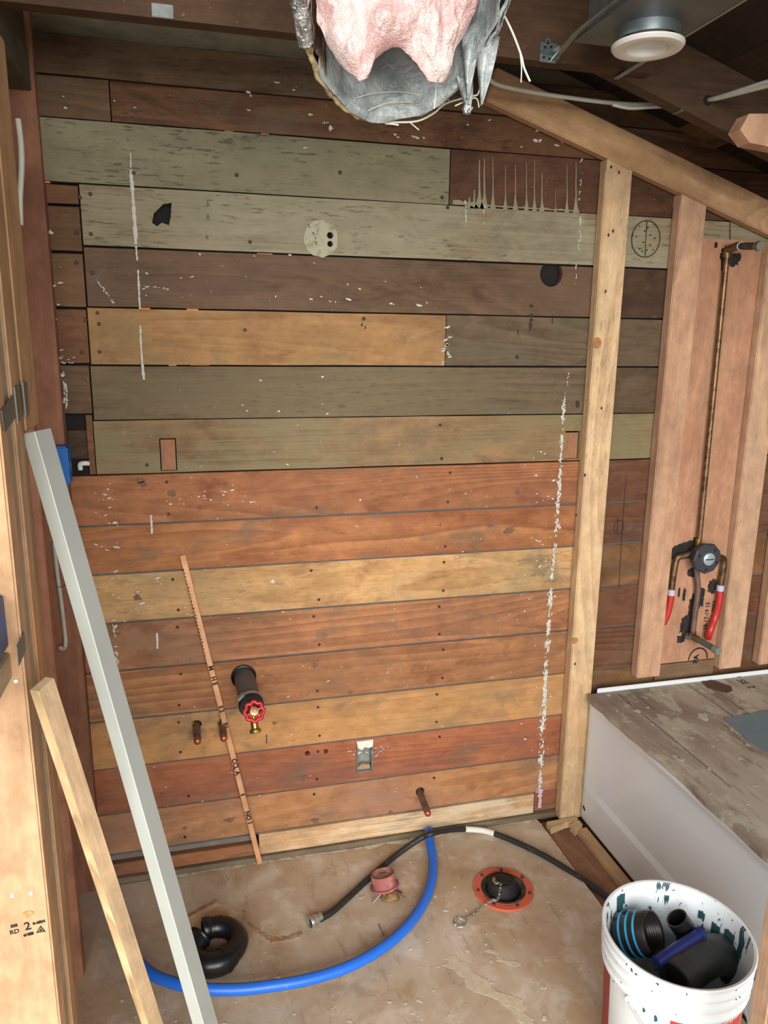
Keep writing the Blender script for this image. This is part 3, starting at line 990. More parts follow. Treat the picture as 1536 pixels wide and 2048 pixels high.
# cables on the corner post and by the studs
cb = [w(108, 1085, -.037), w(115, 1150, -.037), w(122, 1200, -.037), w(129, 1260, -.037), w(131, 1285, -.04), w(128, 1297, -.05), w(121, 1296, -.07)]
pc = empty('post_cable', cb[-1], 'white cable stapled down the dark corner post behind the leaning trim', 'cable')
MB().tube(spline(cb), .0052, 8).build('sheath', M_CABLE, pc, smooth=True)
p = w(121, 1174, -.043)
MB().tube([(p.x - .009, -.030, p.z), (p.x - .008, -.044, p.z), (p.x + .008, -.044, p.z + .001), (p.x + .009, -.030, p.z + .001)], .0012, 6).build('staple', M_GALVD, pc)
cb = [w(36, 238, -.40), w(42, 290, -.40), w(43, 340, -.40), w(40, 395, -.40), w(41, 450, -.40)]
MB().tube(spline(cb), .0055, 8).build('wall_cable', M_CABLE, None, smooth=True, label='white cable hanging high beside the left stud cluster', cat='cable')

# blue box by the post
bb = empty('outlet_box', (-.33, -.06, 1.235), 'bright blue plastic outlet box fixed beside the corner post behind the grey trim', 'electrical box')
a, b = w(92, 893, -.07), w(145, 973, -.07)
MB().box((a.x, -.085, b.z + .006), (b.x - .003, -.031, a.z), .004).build('box_body', M_BLUEBOX, bb)
a2, b2 = w(108, 933, -.09), w(119, 962, -.09)
MB().box((a2.x, -.0885, b2.z), (b2.x, -.0848, a2.z), .001).build('clamp_tab', plain('white_tab', (216, 222, 222), .5), bb)
p = w(172, 931, .0)
ac = MB().tube(spline([(p.x - .016, .012, p.z - .012), (p.x - .015, .008, p.z + .002), (p.x - .004, .006, p.z + .005), (p.x + .012, .012, p.z + .003)]), .0065, 8).build('wire_loop', plain('white_wire', (206, 206, 198), .5), None, smooth=True)
tag(ac, 'short white cable loop in the square wall opening above the red boards', 'cable')

# ------------------------------------------------------------------ leaning pieces on the left
def leaning(name, top, bot, wa, wb, roll, mats, label, cat, mats_fn=None):
    top, bot = Vector(top), Vector(bot)
    d = (top - bot)
    L = d.length
    M = axisM(bot, d, (math.cos(roll), math.sin(roll), 0))
    mb = MB()
    bm = bmesh.new()
    bmesh.ops.create_cube(bm, size=1)
    for v in bm.verts:
        v.co = Vector((v.co.x * wa, v.co.y * wb, (v.co.z + .5) * L))
    bmesh.ops.bevel(bm, geom=bm.edges[:], offset=.0012, segments=1, affect='EDGES')
    bm.normal_update()
    vs = [v.co.copy() for v in bm.verts]
    bm.verts.index_update()
    for f in bm.faces:
        mb.cur = 0
        if abs(f.normal.y) > .8 and len(mats) > 1:
            mb.cur = 1
        if abs(f.normal.z) > .8 and len(mats) > 2:
            mb.cur = 2
        mb.f.append(tuple(v.index for v in f.verts))
        mb.mi.append(mb.cur)
    mb.v = vs
    bm.free()
    o = mb.build(name, mats, None, origin=(0, 0, 0), label=label, cat=cat)
    o.matrix_world = M
    return o, M, L


M_PRIMER_LIT = plain('primer_lit', (174, 178, 171), .6, var=.05, vscale=8)  # trim face towards the light, its brightness painted into the colour
M_PRIMER_SHADED = plain('primer_shaded', (146, 147, 141), .6, var=.05, vscale=8)  # same primer, darker copy that paints the face turned from the light
t0 = s(73, 862, -.236)
leaning('trim_board', t0, (g(500, 2350) + Vector((-.005, 0, .012))), .034, .028, math.radians(-127), [M_PRIMER_LIT, M_PRIMER_SHADED, M_PRIMER_SHADED],
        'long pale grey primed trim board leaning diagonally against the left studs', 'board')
M_STRIP = wood('strip_face', (204, 168, 130), (176, 138, 100), 'Z', contrast=.4, knots=0)
M_STRIPE = wood('strip_edge', (228, 190, 132), (140, 106, 66), 'Z', rings=30, contrast=1.0, knots=0, stain=(104, 88, 52), stain_amt=.5)
t1 = s(84, 1368, -.224)
leaning('wood_strip', t1, (g(375, 2270) + Vector((0, 0, .010))), .033, .017, math.radians(-124), [M_STRIPE, M_STRIP, M_STRIP],
        'raw wood strip with pale layered edge leaning in front of the left studs', 'board')

# lath with printing, leaning on the boards
lt, lb = w(365, 1110, -.008), g(518, 1716)
lb = Vector((lb.x, -.030, .008))
M_LATH = wood('lath', (206, 144, 102), (176, 112, 76), 'Z', contrast=.4, knots=0, rings=5)
lo, LM, LL = leaning('printed_lath', lt, lb, .0155, .008, 0.0, [M_LATH], 'thin orange-brown offcut strip with black printing leaning on the back wall', 'strip')
def on_lath(mb, nm, kind=None):
    o = mb.build(nm, M_INK, None, origin=(0, 0, 0))
    o.parent = lo
    o.location = (0, 0, 0)
    tag(o, kind=kind)
for body, t, sz in (('NO 1', .165, .017), ('S', .245, .014), ('CCL A', .34, .017), ('P.I.', .475, .015), ('S 2', .53, .015), ('H E', .62, .016), ('M', .66, .016)):
    Mt = Matrix.Translation((0, -.0041, LL * t)) @ Matrix(((0, 1, 0, 0), (0, 0, -1, 0), (-1, 0, 0, 0), (0, 0, 0, 1)))
    on_lath(text_mb(body, sz * 1.15, Mt, .0002, bold=.0009), 'printed_lettering')
mb = MB()
for k in range(26):
    t = .70 + .27 * k / 26
    Mt = Matrix.Translation((-.0062 + RND.uniform(-.0008, .0012), -.0041, LL * t)) @ Matrix.Rotation(math.radians(90), 4, 'X')
    blot(mb, 0, 0, .0028, Mt, 6, .6, .5)
on_lath(mb, 'cut_print_flecks', 'stuff')

# ------------------------------------------------------------------ new framing on the right of the back wall
def stud(name, x0, x1, z0, z1, mat, label, y0=-.0405, y1=-.0022, cut=None):
    mb = MB()
    b = .003
    z1r = z1 if cut is None else cut
    pr = [(x0, z0), (x1, z0), (x1, z1r), (x0, z1)]
    mb.box((x0, y0, z0), (x1, y1, min(z1, z1r)), b)
    if cut is not None:                                   # angled top under the sloping plate
        zt = min(z1, z1r)
        mb.prism([(x0 + .001, zt - .004), (x1 - .001, zt - .004), (x1 - .001, z1r), (x0 + .001, z1)], [], -y1 - .001, -y0 - .0008, wallM(0))
    return mb.build(name, mat, None, label=label, cat='stud', group='new flat studs on the back wall')


PL_B = lambda x: 2.119 - .3165 * (x - 1.138)             # underside of the sloping plate
W_ST1 = wood('stud_pine', (208, 174, 128), (178, 134, 88), 'Z', rings=7, contrast=.6, knots=.2, stain=(178, 126, 78), stain_amt=.35, dashes=.3)
xs0, xs1 = w(1187, 700, -.04).x, w(1237, 700, -.04).x
st1 = stud('wall_stud', xs0, xs1, 0.0, PL_B(xs0) - .002, W_ST1, 'tall pale pine stud standing beside the tub corner', cut=PL_B(xs1) - .002)
W_ST2 = wood('stud_fir', (190, 140, 116), (164, 114, 92), 'Z', rings=6, contrast=.45, knots=.25)
x20, x21 = w(1330, 1000, -.04).x, w(1384, 1000, -.04).x
x20, x21 = 1.4185, 1.508
stud('wall_stud', x20, x21, .5, PL_B(x20) - .002, W_ST2, 'pinkish fir stud just left of the shower plumbing board', cut=PL_B(x21) - .002)
W_ST3 = wood('stud_fir_b', (192, 146, 124), (168, 124, 102), 'Z', rings=5, contrast=.35, knots=.2)
stud('wall_stud', 1.742, 1.831, .5, 1.912, W_ST3, 'pinkish fir stud just right of the shower plumbing board')
stud('wall_stud', 1.905, 1.97, .5, 1.86, W_ST2, 'pinkish fir stud at the far right edge above the tub')
# small nail holes and knots on the studs
mb = MB()
for u, v in ((1222, 334), (1238, 345), (1217, 470), (1226, 462), (1211, 583), (1203, 816), (1170, 950), (1152, 1030), (1150, 1328)):
    p = w(u, v, -.0405)
    MB().prism(circle(p.x, p.z, .0032, 9, .005, .2), [], 0, .0005, wallM(-.0405)).build('nail_hole', M_PENCIL, st1)
mb = MB()
p = w(1194, 686, -.0405)
mb.prism(circle(p.x, p.z, .014, 18, .017, .05), [circle(p.x, p.z, .009, 18, .011)], 0, .0004, wallM(-.0405))
mb.prism(circle(p.x, p.z, .009, 18, .011), [circle(p.x, p.z, .0045, 12, .006)], 0, .0007, wallM(-.0405))
mb.prism(circle(p.x, p.z, .0045, 12, .006), [], 0, .0004, wallM(-.0405))
mb.build('knot', plain('pine_knot', (150, 100, 56), .7, col2=(176, 122, 70), vscale=140), st1)
p = w(1149, 1281, -.0405)
MB().prism(circle(p.x, p.z, .013, 14, .011, .08), [], 0, .0005, wallM(-.0405)).build('knot', MATS['pine_knot'], st1)

# sloping plate
W_SLP = wood('sloping_plate', (200, 152, 108), (170, 122, 82), 'X', rings=5, contrast=.5, knots=.15, stain=(186, 150, 92), stain_amt=.4)
L = Vector((1.95 - .80, -(1.95 - .80) * .3165))
ang = math.atan2(L.y, L.x)
PM = Matrix.Translation((.80, 0, PL_B(.80))) @ Matrix.Rotation(-ang, 4, 'Y')
mb = MB().box((0, -.0415, 0), (L.length, -.0075, .088), .003)
sp_ = mb.build('sloping_plate', W_SLP, None, origin=(0, 0, 0), label='new fir plate sloping down to the right under the roof', cat='plate')
sp_.matrix_world = PM

# plumbing board between the studs
W_PB = wood('plumbing_board', (178, 124, 98), (152, 98, 76), 'Z', rings=5, contrast=.45, knots=.3, stain=(170, 110, 78), stain_amt=.3)
pbd = empty('plumbing_board', (1.62, -.02, .53), 'wide pinkish fir board behind the shower plumbing with scorch marks and print', 'board')
MB().box((1.509, -.0120, .530), (1.7410, -.0022, 1.914), .002).build('board', W_PB, pbd)
BM = wallM(-.0122)
q = NT('scorch')
sn = q.noise(q.mapping((1, 1, .3), (2, 3, 4)), 60, 4, .65)
q.l(q.ramp(sn, .40, .60), q.b.inputs['Alpha'])
M_SCORCH = plain('scorch_black', (26, 22, 20), .9, col2=(48, 36, 30), vscale=40)
mb = MB()
def scorch(u, v, r, asp, n=14):
    p = w(u, v, -.0122)
    o = []
    for k in range(n * 2):
        a = math.pi * k / n
        rr = r * (1 + (RND.uniform(.0, .55) if abs(math.sin(a)) > .6 else RND.uniform(-.15, .15)))
        o.append((p.x + rr * math.cos(a), p.z + rr * asp * math.sin(a)))
    MB().prism(o, [], 0, .0004 + RND.uniform(0, .0002), BM).build('scorch_mark', M_SCORCH, pbd)
for u, v, r, a in ((1372, 1100, .040, .62), (1352, 1105, .020, .9), (1392, 1090, .020, 1.1), (1425, 1172, .017, 1.2), (1372, 1250, .022, 1.35), (1362, 1278, .016, .7), (1398, 1195, .020, 1.6), (1385, 1215, .016, 2.4),
                   (1453, 512, .022, 1.0), (1465, 520, .020, .8), (1448, 530, .010, 2.0), (1432, 490, .006, 1.2), (1478, 515, .008, 1.2), (1383, 1145, .016, .8), (1358, 1185, .004, 3.5), (1368, 1190, .006, 3)):
    scorch(u, v, r, a)
mb = MB()
VT = Matrix(((0, 1, 0, 0), (0, 0, -1, 0), (1, 0, 0, 0), (0, 0, 0, 1)))
VT = Matrix(((0, -1, 0, 0), (0, 0, -1, 0), (1, 0, 0, 0), (0, 0, 0, 1)))
def btext(u, v, body, size, bold=.0006):
    p = w(u, v, -.0122)
    text_mb(body, size, Matrix.Translation((p.x, -.0124, p.z)) @ VT, .0003, bold=bold).build('board_print', M_INK, pbd)
btext(1413, 1232, '18-17-19 15', .0205)
btext(1428, 1212, '2033', .020)
btext(1392, 1318, 'PA', .026, .0015)
p = w(1396, 1316, -.0122)
arc = [(p.x + .040 * math.cos(math.radians(t)), p.z - .006 + .046 * math.sin(math.radians(t))) for t in range(-10, 191, 10)]
arc2 = [(p.x + .035 * math.cos(math.radians(t)), p.z - .006 + .040 * math.sin(math.radians(t))) for t in range(190, -11, -10)]
arc = [(a, min(max(b, .533), 1)) for a, b in arc]
arc2 = [(a, min(max(b, .5325), 1)) for a, b in arc2]
MB().prism(arc + arc2, [], 0, .0004, BM).build('print_ring', M_INK, pbd)
MB().box((1.509, -.012, .472), (1.741, -.004, .527)).build('bottom_block', wood('bottom_block', (122, 90, 68), (98, 70, 52), 'X', contrast=.3), pbd)

# shower plumbing
vc = w(1414, 1117, -.075)
sv = empty('shower_valve', (vc.x, -.06, .64), 'round black shower mixing valve with copper risers, capped stubs and red supply lines', 'plumbing')
MB().lathe([(0, .0), (.034, 0), (.038, .004), (.038, .026), (.050, .030), (.052, .046), (.047, .051), (.0225, .051), (.0225, .042), (0, .042)], axisM((vc.x, -.030, vc.z), (0, -1, 0)), 9).build('valve_body', plain('black_valve', (52, 52, 58), .55), sv)
MB().lathe([(0, .022), (.0185, .022), (.0212, .020), (.0212, .002), (0, .002)], axisM((vc.x + .001, -.066, vc.z), (0, -1, 0)), 24).build('cartridge', plain('grey_cartridge', (168, 184, 186), .35, .4), sv, smooth=True)
MB().box((vc.x - .014, -.0892, vc.z - .0018), (vc.x + .016, -.0875, vc.z + .0018)).build('screw_slot', M_PENCIL, sv)
mb = MB()
for a_ in (.9, 2.8, 4.6, 5.9):
    MB().lathe([(0, .0005), (.0045, .0005), (.0045, -.002)], axisM((vc.x + .036 * math.cos(a_), -.0822, vc.z + .036 * math.sin(a_)), (0, -1, 0)), 10).build('bolt_hole', M_BLACK, sv)
xr = vc.x - .004
top = w(1458, 497, -.034)
MB().tube([(xr, -.030, vc.z + .02), (xr + .002, -.030, vc.z + .06), (top.x, -.028, top.z - .02)], .0085, 12).build('riser_pipe', M_COPPER, sv, smooth=True)
mb = MB()
mb.tube([(xr, -.030, vc.z + .03), (xr, -.030, vc.z + .055)], .0105, 12)
mb.build('riser_coupling', M_BRASS, sv, smooth=True)
MB().tube(spline([(top.x, -.028, top.z - .025), (top.x, -.030, top.z - .006), (top.x + .004, -.060, top.z + .003), (top.x + .01, -.075, top.z + .003)]), .0125, 12).build('shower_elbow', M_COPPER, sv, smooth=True)
a_, b_ = Vector((top.x + .008, -.070, top.z + .003)), w(1518, 492, -.17)
dirn = (b_ - a_).normalized()
MB().tube([a_, b_], .0105, 14).build('shower_stub', M_ABSG, sv, smooth=True)
MB().tube([a_ + dirn * .004, a_ + dirn * .008], .0122, 14).build('white_tape', plain('thread_tape', (226, 226, 218), .6), sv)
MB().tube([b_ - dirn * .012, b_ + dirn * .010], .0135, 8).build('stub_cap', plain('grey_cap', (110, 112, 100), .5, .3), sv)
# spout drop
btm = w(1383, 1272, -.030)
MB().tube([(xr - .002, -.030, vc.z - .025), (btm.x + .006, -.030, vc.z - .12), (btm.x + .003, -.030, btm.z + .01)], .0095, 12).build('spout_pipe', M_COPPERB, sv, smooth=True)
MB().tube(spline([(btm.x + .003, -.030, btm.z + .018), (btm.x + .002, -.031, btm.z + .002), (btm.x + .005, -.058, btm.z - .003)]), .0125, 12).build('spout_elbow', M_COPPER, sv, smooth=True)
MB().tube([(btm.x - .022, -.040, btm.z), (btm.x, -.030, btm.z)], .0075, 10).build('elbow_ear', M_GALVD, sv, smooth=True)
a_, b_ = Vector((btm.x + .005, -.034, btm.z - .003)), w(1431, 1299, -.14)
dirn = (b_ - a_).normalized()
MB().tube([a_, b_], .0105, 14).build('spout_stub', plain('grey_stub', (98, 98, 88), .5, .3), sv, smooth=True)
MB().tube([a_ + dirn * .002, a_ + dirn * .007], .0125, 14).build('white_tape', MATS['thread_tape'], sv)
MB().tube([b_ - dirn * .006, b_ + dirn * .014], [.0135, .0125], 14).build('stub_cap', plain('grey_green_cap', (128, 142, 134), .4, .4), sv, smooth=True)
# side supplies
def supply(pts, red, nm):
    MB().tube(spline(pts, 8), .0105, 12).build('supply_elbow', M_COPPER, sv, smooth=True)
    e = Vector(pts[-1])
    MB().tube([e + Vector((0, 0, .010)), e - Vector((0, 0, .012))], .0105, 12).build('brass_adapter', plain('aged_brass', (112, 92, 62), .4, .8), sv, smooth=True)
    MB().tube([e - Vector((0, 0, .012)), e - Vector((0, 0, .032))], .0125, 14).build('crimp_sleeve', plain('lilac_sleeve', (176, 176, 196), .5), sv, smooth=True)
    MB().tube(spline([e - Vector((0, 0, .03))] + red, 8), .0115, 12).build('red_supply_line', M_REDPEX, sv, smooth=True)
l0 = w(1337, 1172, -.028) + Vector((.013, 0, 0))
el = w(1345, 1113, -.028) + Vector((.013, 0, 0))
supply([(vc.x - .03, -.034, vc.z + .006), (el.x + .030, -.030, el.z), (el.x + .008, -.028, el.z - .004), (l0.x + .004, -.028, el.z - .030), (l0.x, -.028, l0.z)],
       [l0 + Vector((-.001, 0, -.06)), l0 + Vector((-.006, .002, -.10)), l0 + Vector((-.016, .006, -.135))], 'left')
r0 = w(1442, 1163, -.028)
er = w(1448, 1118, -.028)
supply([(vc.x + .03, -.034, vc.z + .004), (er.x - .012, -.030, er.z + .006), (er.x, -.028, er.z - .006), (r0.x + .003, -.028, er.z - .03), (r0.x, -.028, r0.z)],
       [w(1438, 1205, -.030), w(1430, 1235, -.028), w(1420, 1262, -.040), w(1416, 1276, -.026)], 'right')

# ------------------------------------------------------------------ tub and its cover
XT = 1.240
M_TUB = plain('tub_enamel', (208, 212, 215), .18, var=.015, vscale=3, spec=.6)
tub = empty('bathtub', (1.62, -.78, 0), 'white alcove bathtub with smooth apron covered by dirty plywood', 'bathtub')
mb = MB()
prof = [(XT + .020, 0.004), (XT + .003, .010), (XT, .020), (XT, .125), (XT + .001, .132), (XT + .009, .142), (XT + .010, .150), (XT + .010, .40), (XT + .006, .425), (XT, .436), (XT + .002, .447), (XT + .012, .449), (XT + .10, .449)]
Y0, Y1 = -.060, -1.55
ys_ = [-.046, -.049, -.058] + [-.075 - k * .0983 for k in range(16)]
vs, fs = [], []
for i, y in enumerate(ys_):
    ins = {0: .012, 1: .004, 2: .0}.get(i, 0)
    fade = min(1, max(0, (-y - .075) / .07))
    for (x, z) in prof:
        dx = (x - XT) * (fade if .13 < z < .43 else 1.0)
        vs.append((XT + dx + ins, y, z))
n = len(prof)
for i in range(len(ys_) - 1):
    for k in range(n - 1):
        fs.append((i * n + k, i * n + k + 1, (i + 1) * n + k + 1, (i + 1) * n + k))
mb.add(vs, fs)
mb.build('apron', M_TUB, tub, smooth='all')
mb = MB()                                                          # basin: rim, sloping walls, bottom
def rr(x0, x1, y0, y1, z, r, n=6):
    o = []
    for cx, cy, a in ((x1 - r, y1 - r, 0), (x0 + r, y1 - r, 90), (x0 + r, y0 + r, 180), (x1 - r, y0 + r, 270)):
        for k in range(n + 1):
            t = math.radians(a + 90 * k / n)
            o.append((cx + r * math.cos(t), cy + r * math.sin(t), z))
    return o
loops = [rr(XT + .012, 1.985, -1.55, -.046, .449, .01), rr(XT + .085, 1.93, -1.47, -.13, .449, .10), rr(XT + .10, 1.92, -1.45, -.15, .435, .10), rr(XT + .14, 1.88, -1.38, -.24, .12, .12), rr(XT + .20, 1.82, -1.30, -.30, .09, .10)]
n = len(loops[0])
vs = [p for l_ in loops for p in l_]
fs = [(i * n + k, i * n + (k + 1) % n, (i + 1) * n + (k + 1) % n, (i + 1) * n + k) for i in range(4) for k in range(n)] + [tuple(4 * n + k for k in range(n))]
mb.add(vs, fs)
mb.build('basin', M_TUB, tub, smooth=True)
MB().box((w(1195, 1362, -.045).x, -.0505, .449), (1.985, -.0455, .484), .002).build('back_flange', M_TUB, tub)
MB().box((XT + .03, -1.545, .002), (1.985, -1.53, .447)).build('end_skirt', M_TUB, tub)
p = s(1165, 1617, XT)
mb = MB().lathe([(0, .0012), (.0055, .0012), (.0060, 0), (.0060, -.004), (0, -.004)], axisM((XT + .0012, -.072, .058), (-1, 0, 0)) @ Matrix.Scale(1.9, 4, Vector((1, 0, 0))), 16)
mb.build('drain_slot', plain('slot_dark', (70, 66, 60), .7), tub)

# plywood cover
q = NT('dirty_plywood')
n1 = q.noise(q.mapping((1, .35, 1), (3, 1, 0)), 6, 6, .66, .4)
n2 = q.noise(q.mapping((1, .6, 1), (9, 1, 0)), 14, 5, .62)
n3 = q.noise(q.mapping((1, .08, 1), (2, 7, 0)), 45, 3, .6)
n5 = q.noise(q.mapping((1, .7, 1), (6, 2, 0)), 26, 4, .6)
c = q.mix(q.ramp(n1, .35, .65), lin((132, 118, 104)), lin((172, 160, 144)))
c = q.mix(q.math('MULTIPLY', q.ramp(n2, .52, .62), .75), c, lin((182, 176, 158)))
c = q.mix(q.math('MULTIPLY', q.ramp(n2, .42, .30), .6), c, lin((108, 88, 76)))
c = q.mix(q.math('MULTIPLY', q.ramp(n3, .56, .72), .55), c, lin((78, 66, 56)))
c = q.mix(q.math('MULTIPLY', q.ramp(n5, .66, .70), .6), c, lin((198, 190, 172)))
q.bump(q.math('ADD', n3, n2), .3, .003)
M_DPLY = q.done(c, .75, 0, .3)
lid = empty('plywood_cover', (1.6, -.78, .450), 'worn paint-spattered plywood sheet laid over the bathtub', 'plywood')
mb = MB()
lx = XT - .012
left = [(lx + RND.uniform(-.004, .004) + (.010 if -.62 < y < -.42 else 0) * abs(math.sin(y * 30)), y) for y in [-.055 - k * .05 for k in range(30)]]
out = [(1.985, -.053), (lx + .002, -.053)] + left + [(lx, -1.54), (1.985, -1.54)]
mb.prism(out, [], .4505, .470)
mb.build('sheet', M_DPLY, lid)
mb = MB()
for u, v, r, a, an in ((1435, 1372, .040, 1.3, .4),):
    p = g(u, v, .470)
    blot(mb, p.x, p.y, r, Matrix.Translation((0, 0, .4703)), 16, 1.15, .2, ang=-1.0)
mb.build('brown_stain', plain('brown_stain', (84, 58, 46), .8, var=.2, vscale=25), lid)
mb = MB()
for k in range(70):
    p = Vector((RND.uniform(lx + .01, 1.72), RND.uniform(-1.2, -.07), 0))
    blot(mb, p.x, p.y, RND.choice((.002, .003, .004, .006, .010)) * RND.uniform(.5, 1.2), Matrix.Translation((0, 0, .4703)), 8, RND.uniform(.8, 2.2), .5, h=.0006, ang=RND.uniform(-1.9, -1.2))
mb.build('paint_drops', plain('pale_paint_drop', (172, 168, 152), .8, var=.12), lid, kind='stuff')
mb = MB()
for x, y, L_ in ((1.33, -.08, .55), (1.60, -.07, .28), (1.66, -.06, .4)):
    mb = MB()
    streak(mb, [(x, y), (x + .002, y - L_ / 2), (x, y - L_)], .0025, Matrix.Translation((0, 0, .4702)), gap=.0)
    mb.build('dark_groove', plain('faded_ink', (66, 60, 54), .85), lid)
p = g(1470, 1352, .47)
LT = lambda p_, r_=0: Matrix.Translation((p_.x, p_.y, .4704)) @ Matrix.Rotation(math.radians(-90 + r_), 4, 'Z')
text_mb('P', .050, LT(p), .0003, bold=.001).build('plywood_print', plain('faded_ink', (66, 60, 54), .85), lid)
p = g(1492, 1368, .47)
text_mb('SE 2', .040, LT(p), .0003, bold=.0005).build('plywood_print', MATS['faded_ink'], lid)
p0, p1, p2, p3 = g(1447, 1437, .472), g(1536, 1421, .472), g(1640, 1500, .472), g(1500, 1484, .472)
mb = MB()
mb.prism([(p0.x, p0.y), (p3.x, p3.y), (p3.x + .02, p3.y - .16), (p3.x + .19, p3.y - .17), (p1.x + .03, p1.y + .005), (p1.x - .05, p1.y - .004)], [], .4708, .4725)
mb.build('blue_grey_sheet', plain('blue_grey_sheet', (104, 124, 132), .5, var=.06, vscale=12), None, label='smooth blue-grey sheet lying on the plywood at the right edge', cat='sheet')

# scraps of wood at the stud foot
for pts_, nm, lab in (([(1093, 1646), (1138, 1631), (1160, 1634), (1163, 1642), (1130, 1648), (1102, 1660)], 'wood_scrap', 'pale wood scrap lying at the foot of the pine stud'),
                      ([(1140, 1652), (1165, 1640), (1172, 1650), (1150, 1664)], 'wood_scrap', 'small pale wood chip beside the tub base behind the larger scrap')):
    P = [g(u, v, .006) for u, v in pts_]
    P = [(min(p.x, 1.228), min(p.y, -.046)) for p in P]
    o = MB().prism(P[::-1], [], .0008 if P[0][0] < 1.1 else -.011, .011).build(nm, wood('scrap', (212, 178, 126), (184, 144, 96), 'X', contrast=.4, knots=0), None, label=lab, cat='scrap')

# stud in front on the right
a_ = w(1515, 1950, -1.25)
o = MB().box((.884, -1.262, .0), (.973, -1.224, 2.30), .003).build('end_stud', W_ST3, None, label='pale fir stud at the right frame edge in front of the tub', cat='stud')

# ------------------------------------------------------------------ right wall and roof
wr = empty('wall_right', (2.0, 0, 0), kind='structure', label='old board wall beyond the tub')
W_RW = wood('right_wall_boards', (120, 80, 60), (90, 58, 44), 'Y', contrast=.5, stain=(72, 52, 42))
for k in range(15):
    z0 = k * .14
    MB().box((1.992, -1.9, z0 + .001), (2.012, .028, z0 + .139)).build('sheathing_board', W_RW, wr)

ceil = empty('ceiling', (0, 0, 2.2), kind='structure', label='dark underside of the roof with joist, rafter and sheathing boards')
RA, RB = w(1258, 164, -.372), w(1536, 306, -.372)
slope = (RB.z - RA.z) / (RB.x - RA.x)
RZ = lambda x: RA.z + slope * (x - RA.x)
rang = math.atan(slope)
def sloped(x0, x1, y0, y1, dz0, dz1, nm, mat, par=ceil, bev=.0):
    """a board following the roof pitch, dz measured from the rafter underside"""
    mb = MB()
    z = lambda x, d: RZ(x) + d
    vs = [(x0, y0, z(x0, dz0)), (x1, y0, z(x1, dz0)), (x1, y1, z(x1, dz0)), (x0, y1, z(x0, dz0)), (x0, y0, z(x0, dz1)), (x1, y0, z(x1, dz1)), (x1, y1, z(x1, dz1)), (x0, y1, z(x0, dz1))]
    mb.add(vs, [(0, 3, 2, 1), (4, 5, 6, 7), (0, 1, 5, 4), (1, 2, 6, 5), (2, 3, 7, 6), (3, 0, 4, 7)])
    return mb.build(nm, mat, par)
W_JO = wood('ceiling_joist', (92, 62, 42), (66, 43, 30), 'X', contrast=.5, knots=.2, stain=(70, 48, 34), specks=.25)
W_RF = wood('rafter', (90, 61, 44), (64, 43, 31), 'X', contrast=.5, knots=.2, stain=(64, 44, 34), specks=.25)
mb = MB()
mb.prism([(-.42, 2.203), (1.06, 2.203), (1.06, RZ(1.06) + .132), (.86, 2.345), (-.42, 2.345)], [], .3735, .411, wallM(0))
mb.build('ceiling_joist', W_JO, ceil)
sloped(.55, 1.985, -.372, -.334, 0, .138, 'rafter', W_RF)
sloped(.30, 1.985, -2.05, -2.012, 0, .138, 'rafter', W_RF)
sloped(.30, 1.985, -1.30, -1.262, .0, .138, 'rafter', W_RF)
sheath = [wood('roof_sheath_%d' % i, c, d, 'Y', contrast=.5, stain=(40, 30, 24), stain_amt=.6) for i, (c, d) in
          enumerate((((72, 50, 36), (50, 36, 26)), ((60, 42, 32), (42, 30, 22)), ((128, 84, 50), (92, 60, 36)), ((48, 40, 34), (34, 28, 24))))]
for k in range(19):
    x0 = -.52 + k * .138
    x1 = x0 + .134
    if x1 > 2.02:
        break
    idx = (0, 1, 0, 1, 0, 1, 0, 1, 0, 1, 0, 3, 1, 3, 2, 1, 3, 2, 0)[k]
    if k in (11, 13, 16):
        sloped(x0, x1, -2.7, -.33, .140, .158, 'roof_board', sheath[(1, 0, 2)[k % 3]])
        sloped(x0, x1, -.325, .028, .140, .158, 'roof_board', sheath[3])
    else:
        sloped(x0, x1, -2.7, .028, .140, .158, 'roof_board', sheath[idx])
sloped(-.55, 2.05, -2.75, .045, .160, .170, 'roofing_felt', M_DARKGAP)
# gable infill behind the plate
# steel strap on the rafter underside and small loose blocks
p0, p1 = w(1352, 211, -.35), w(1405, 238, -.35)
MB().box((p0.x, -.37, RZ(p0.x) - .0035), (p1.x, -.336, RZ(p0.x) - .001)).build('strap', M_GALVD, ceil)
nb = empty('new_nailer', (1.3, -.6, 2.05), 'short pinkish new wood nailer under the roof at the right edge', 'block')
p = w(1473, 250, -.6)
MB().prism([(p.x, p.z - .012), (p.x + .028, p.z - .036), (1.42, p.z - .056), (1.42, p.z + .04), (p.x + .018, p.z + .020)], [], .575, .613, wallM(0)).build('nailer', W_ST2, nb)

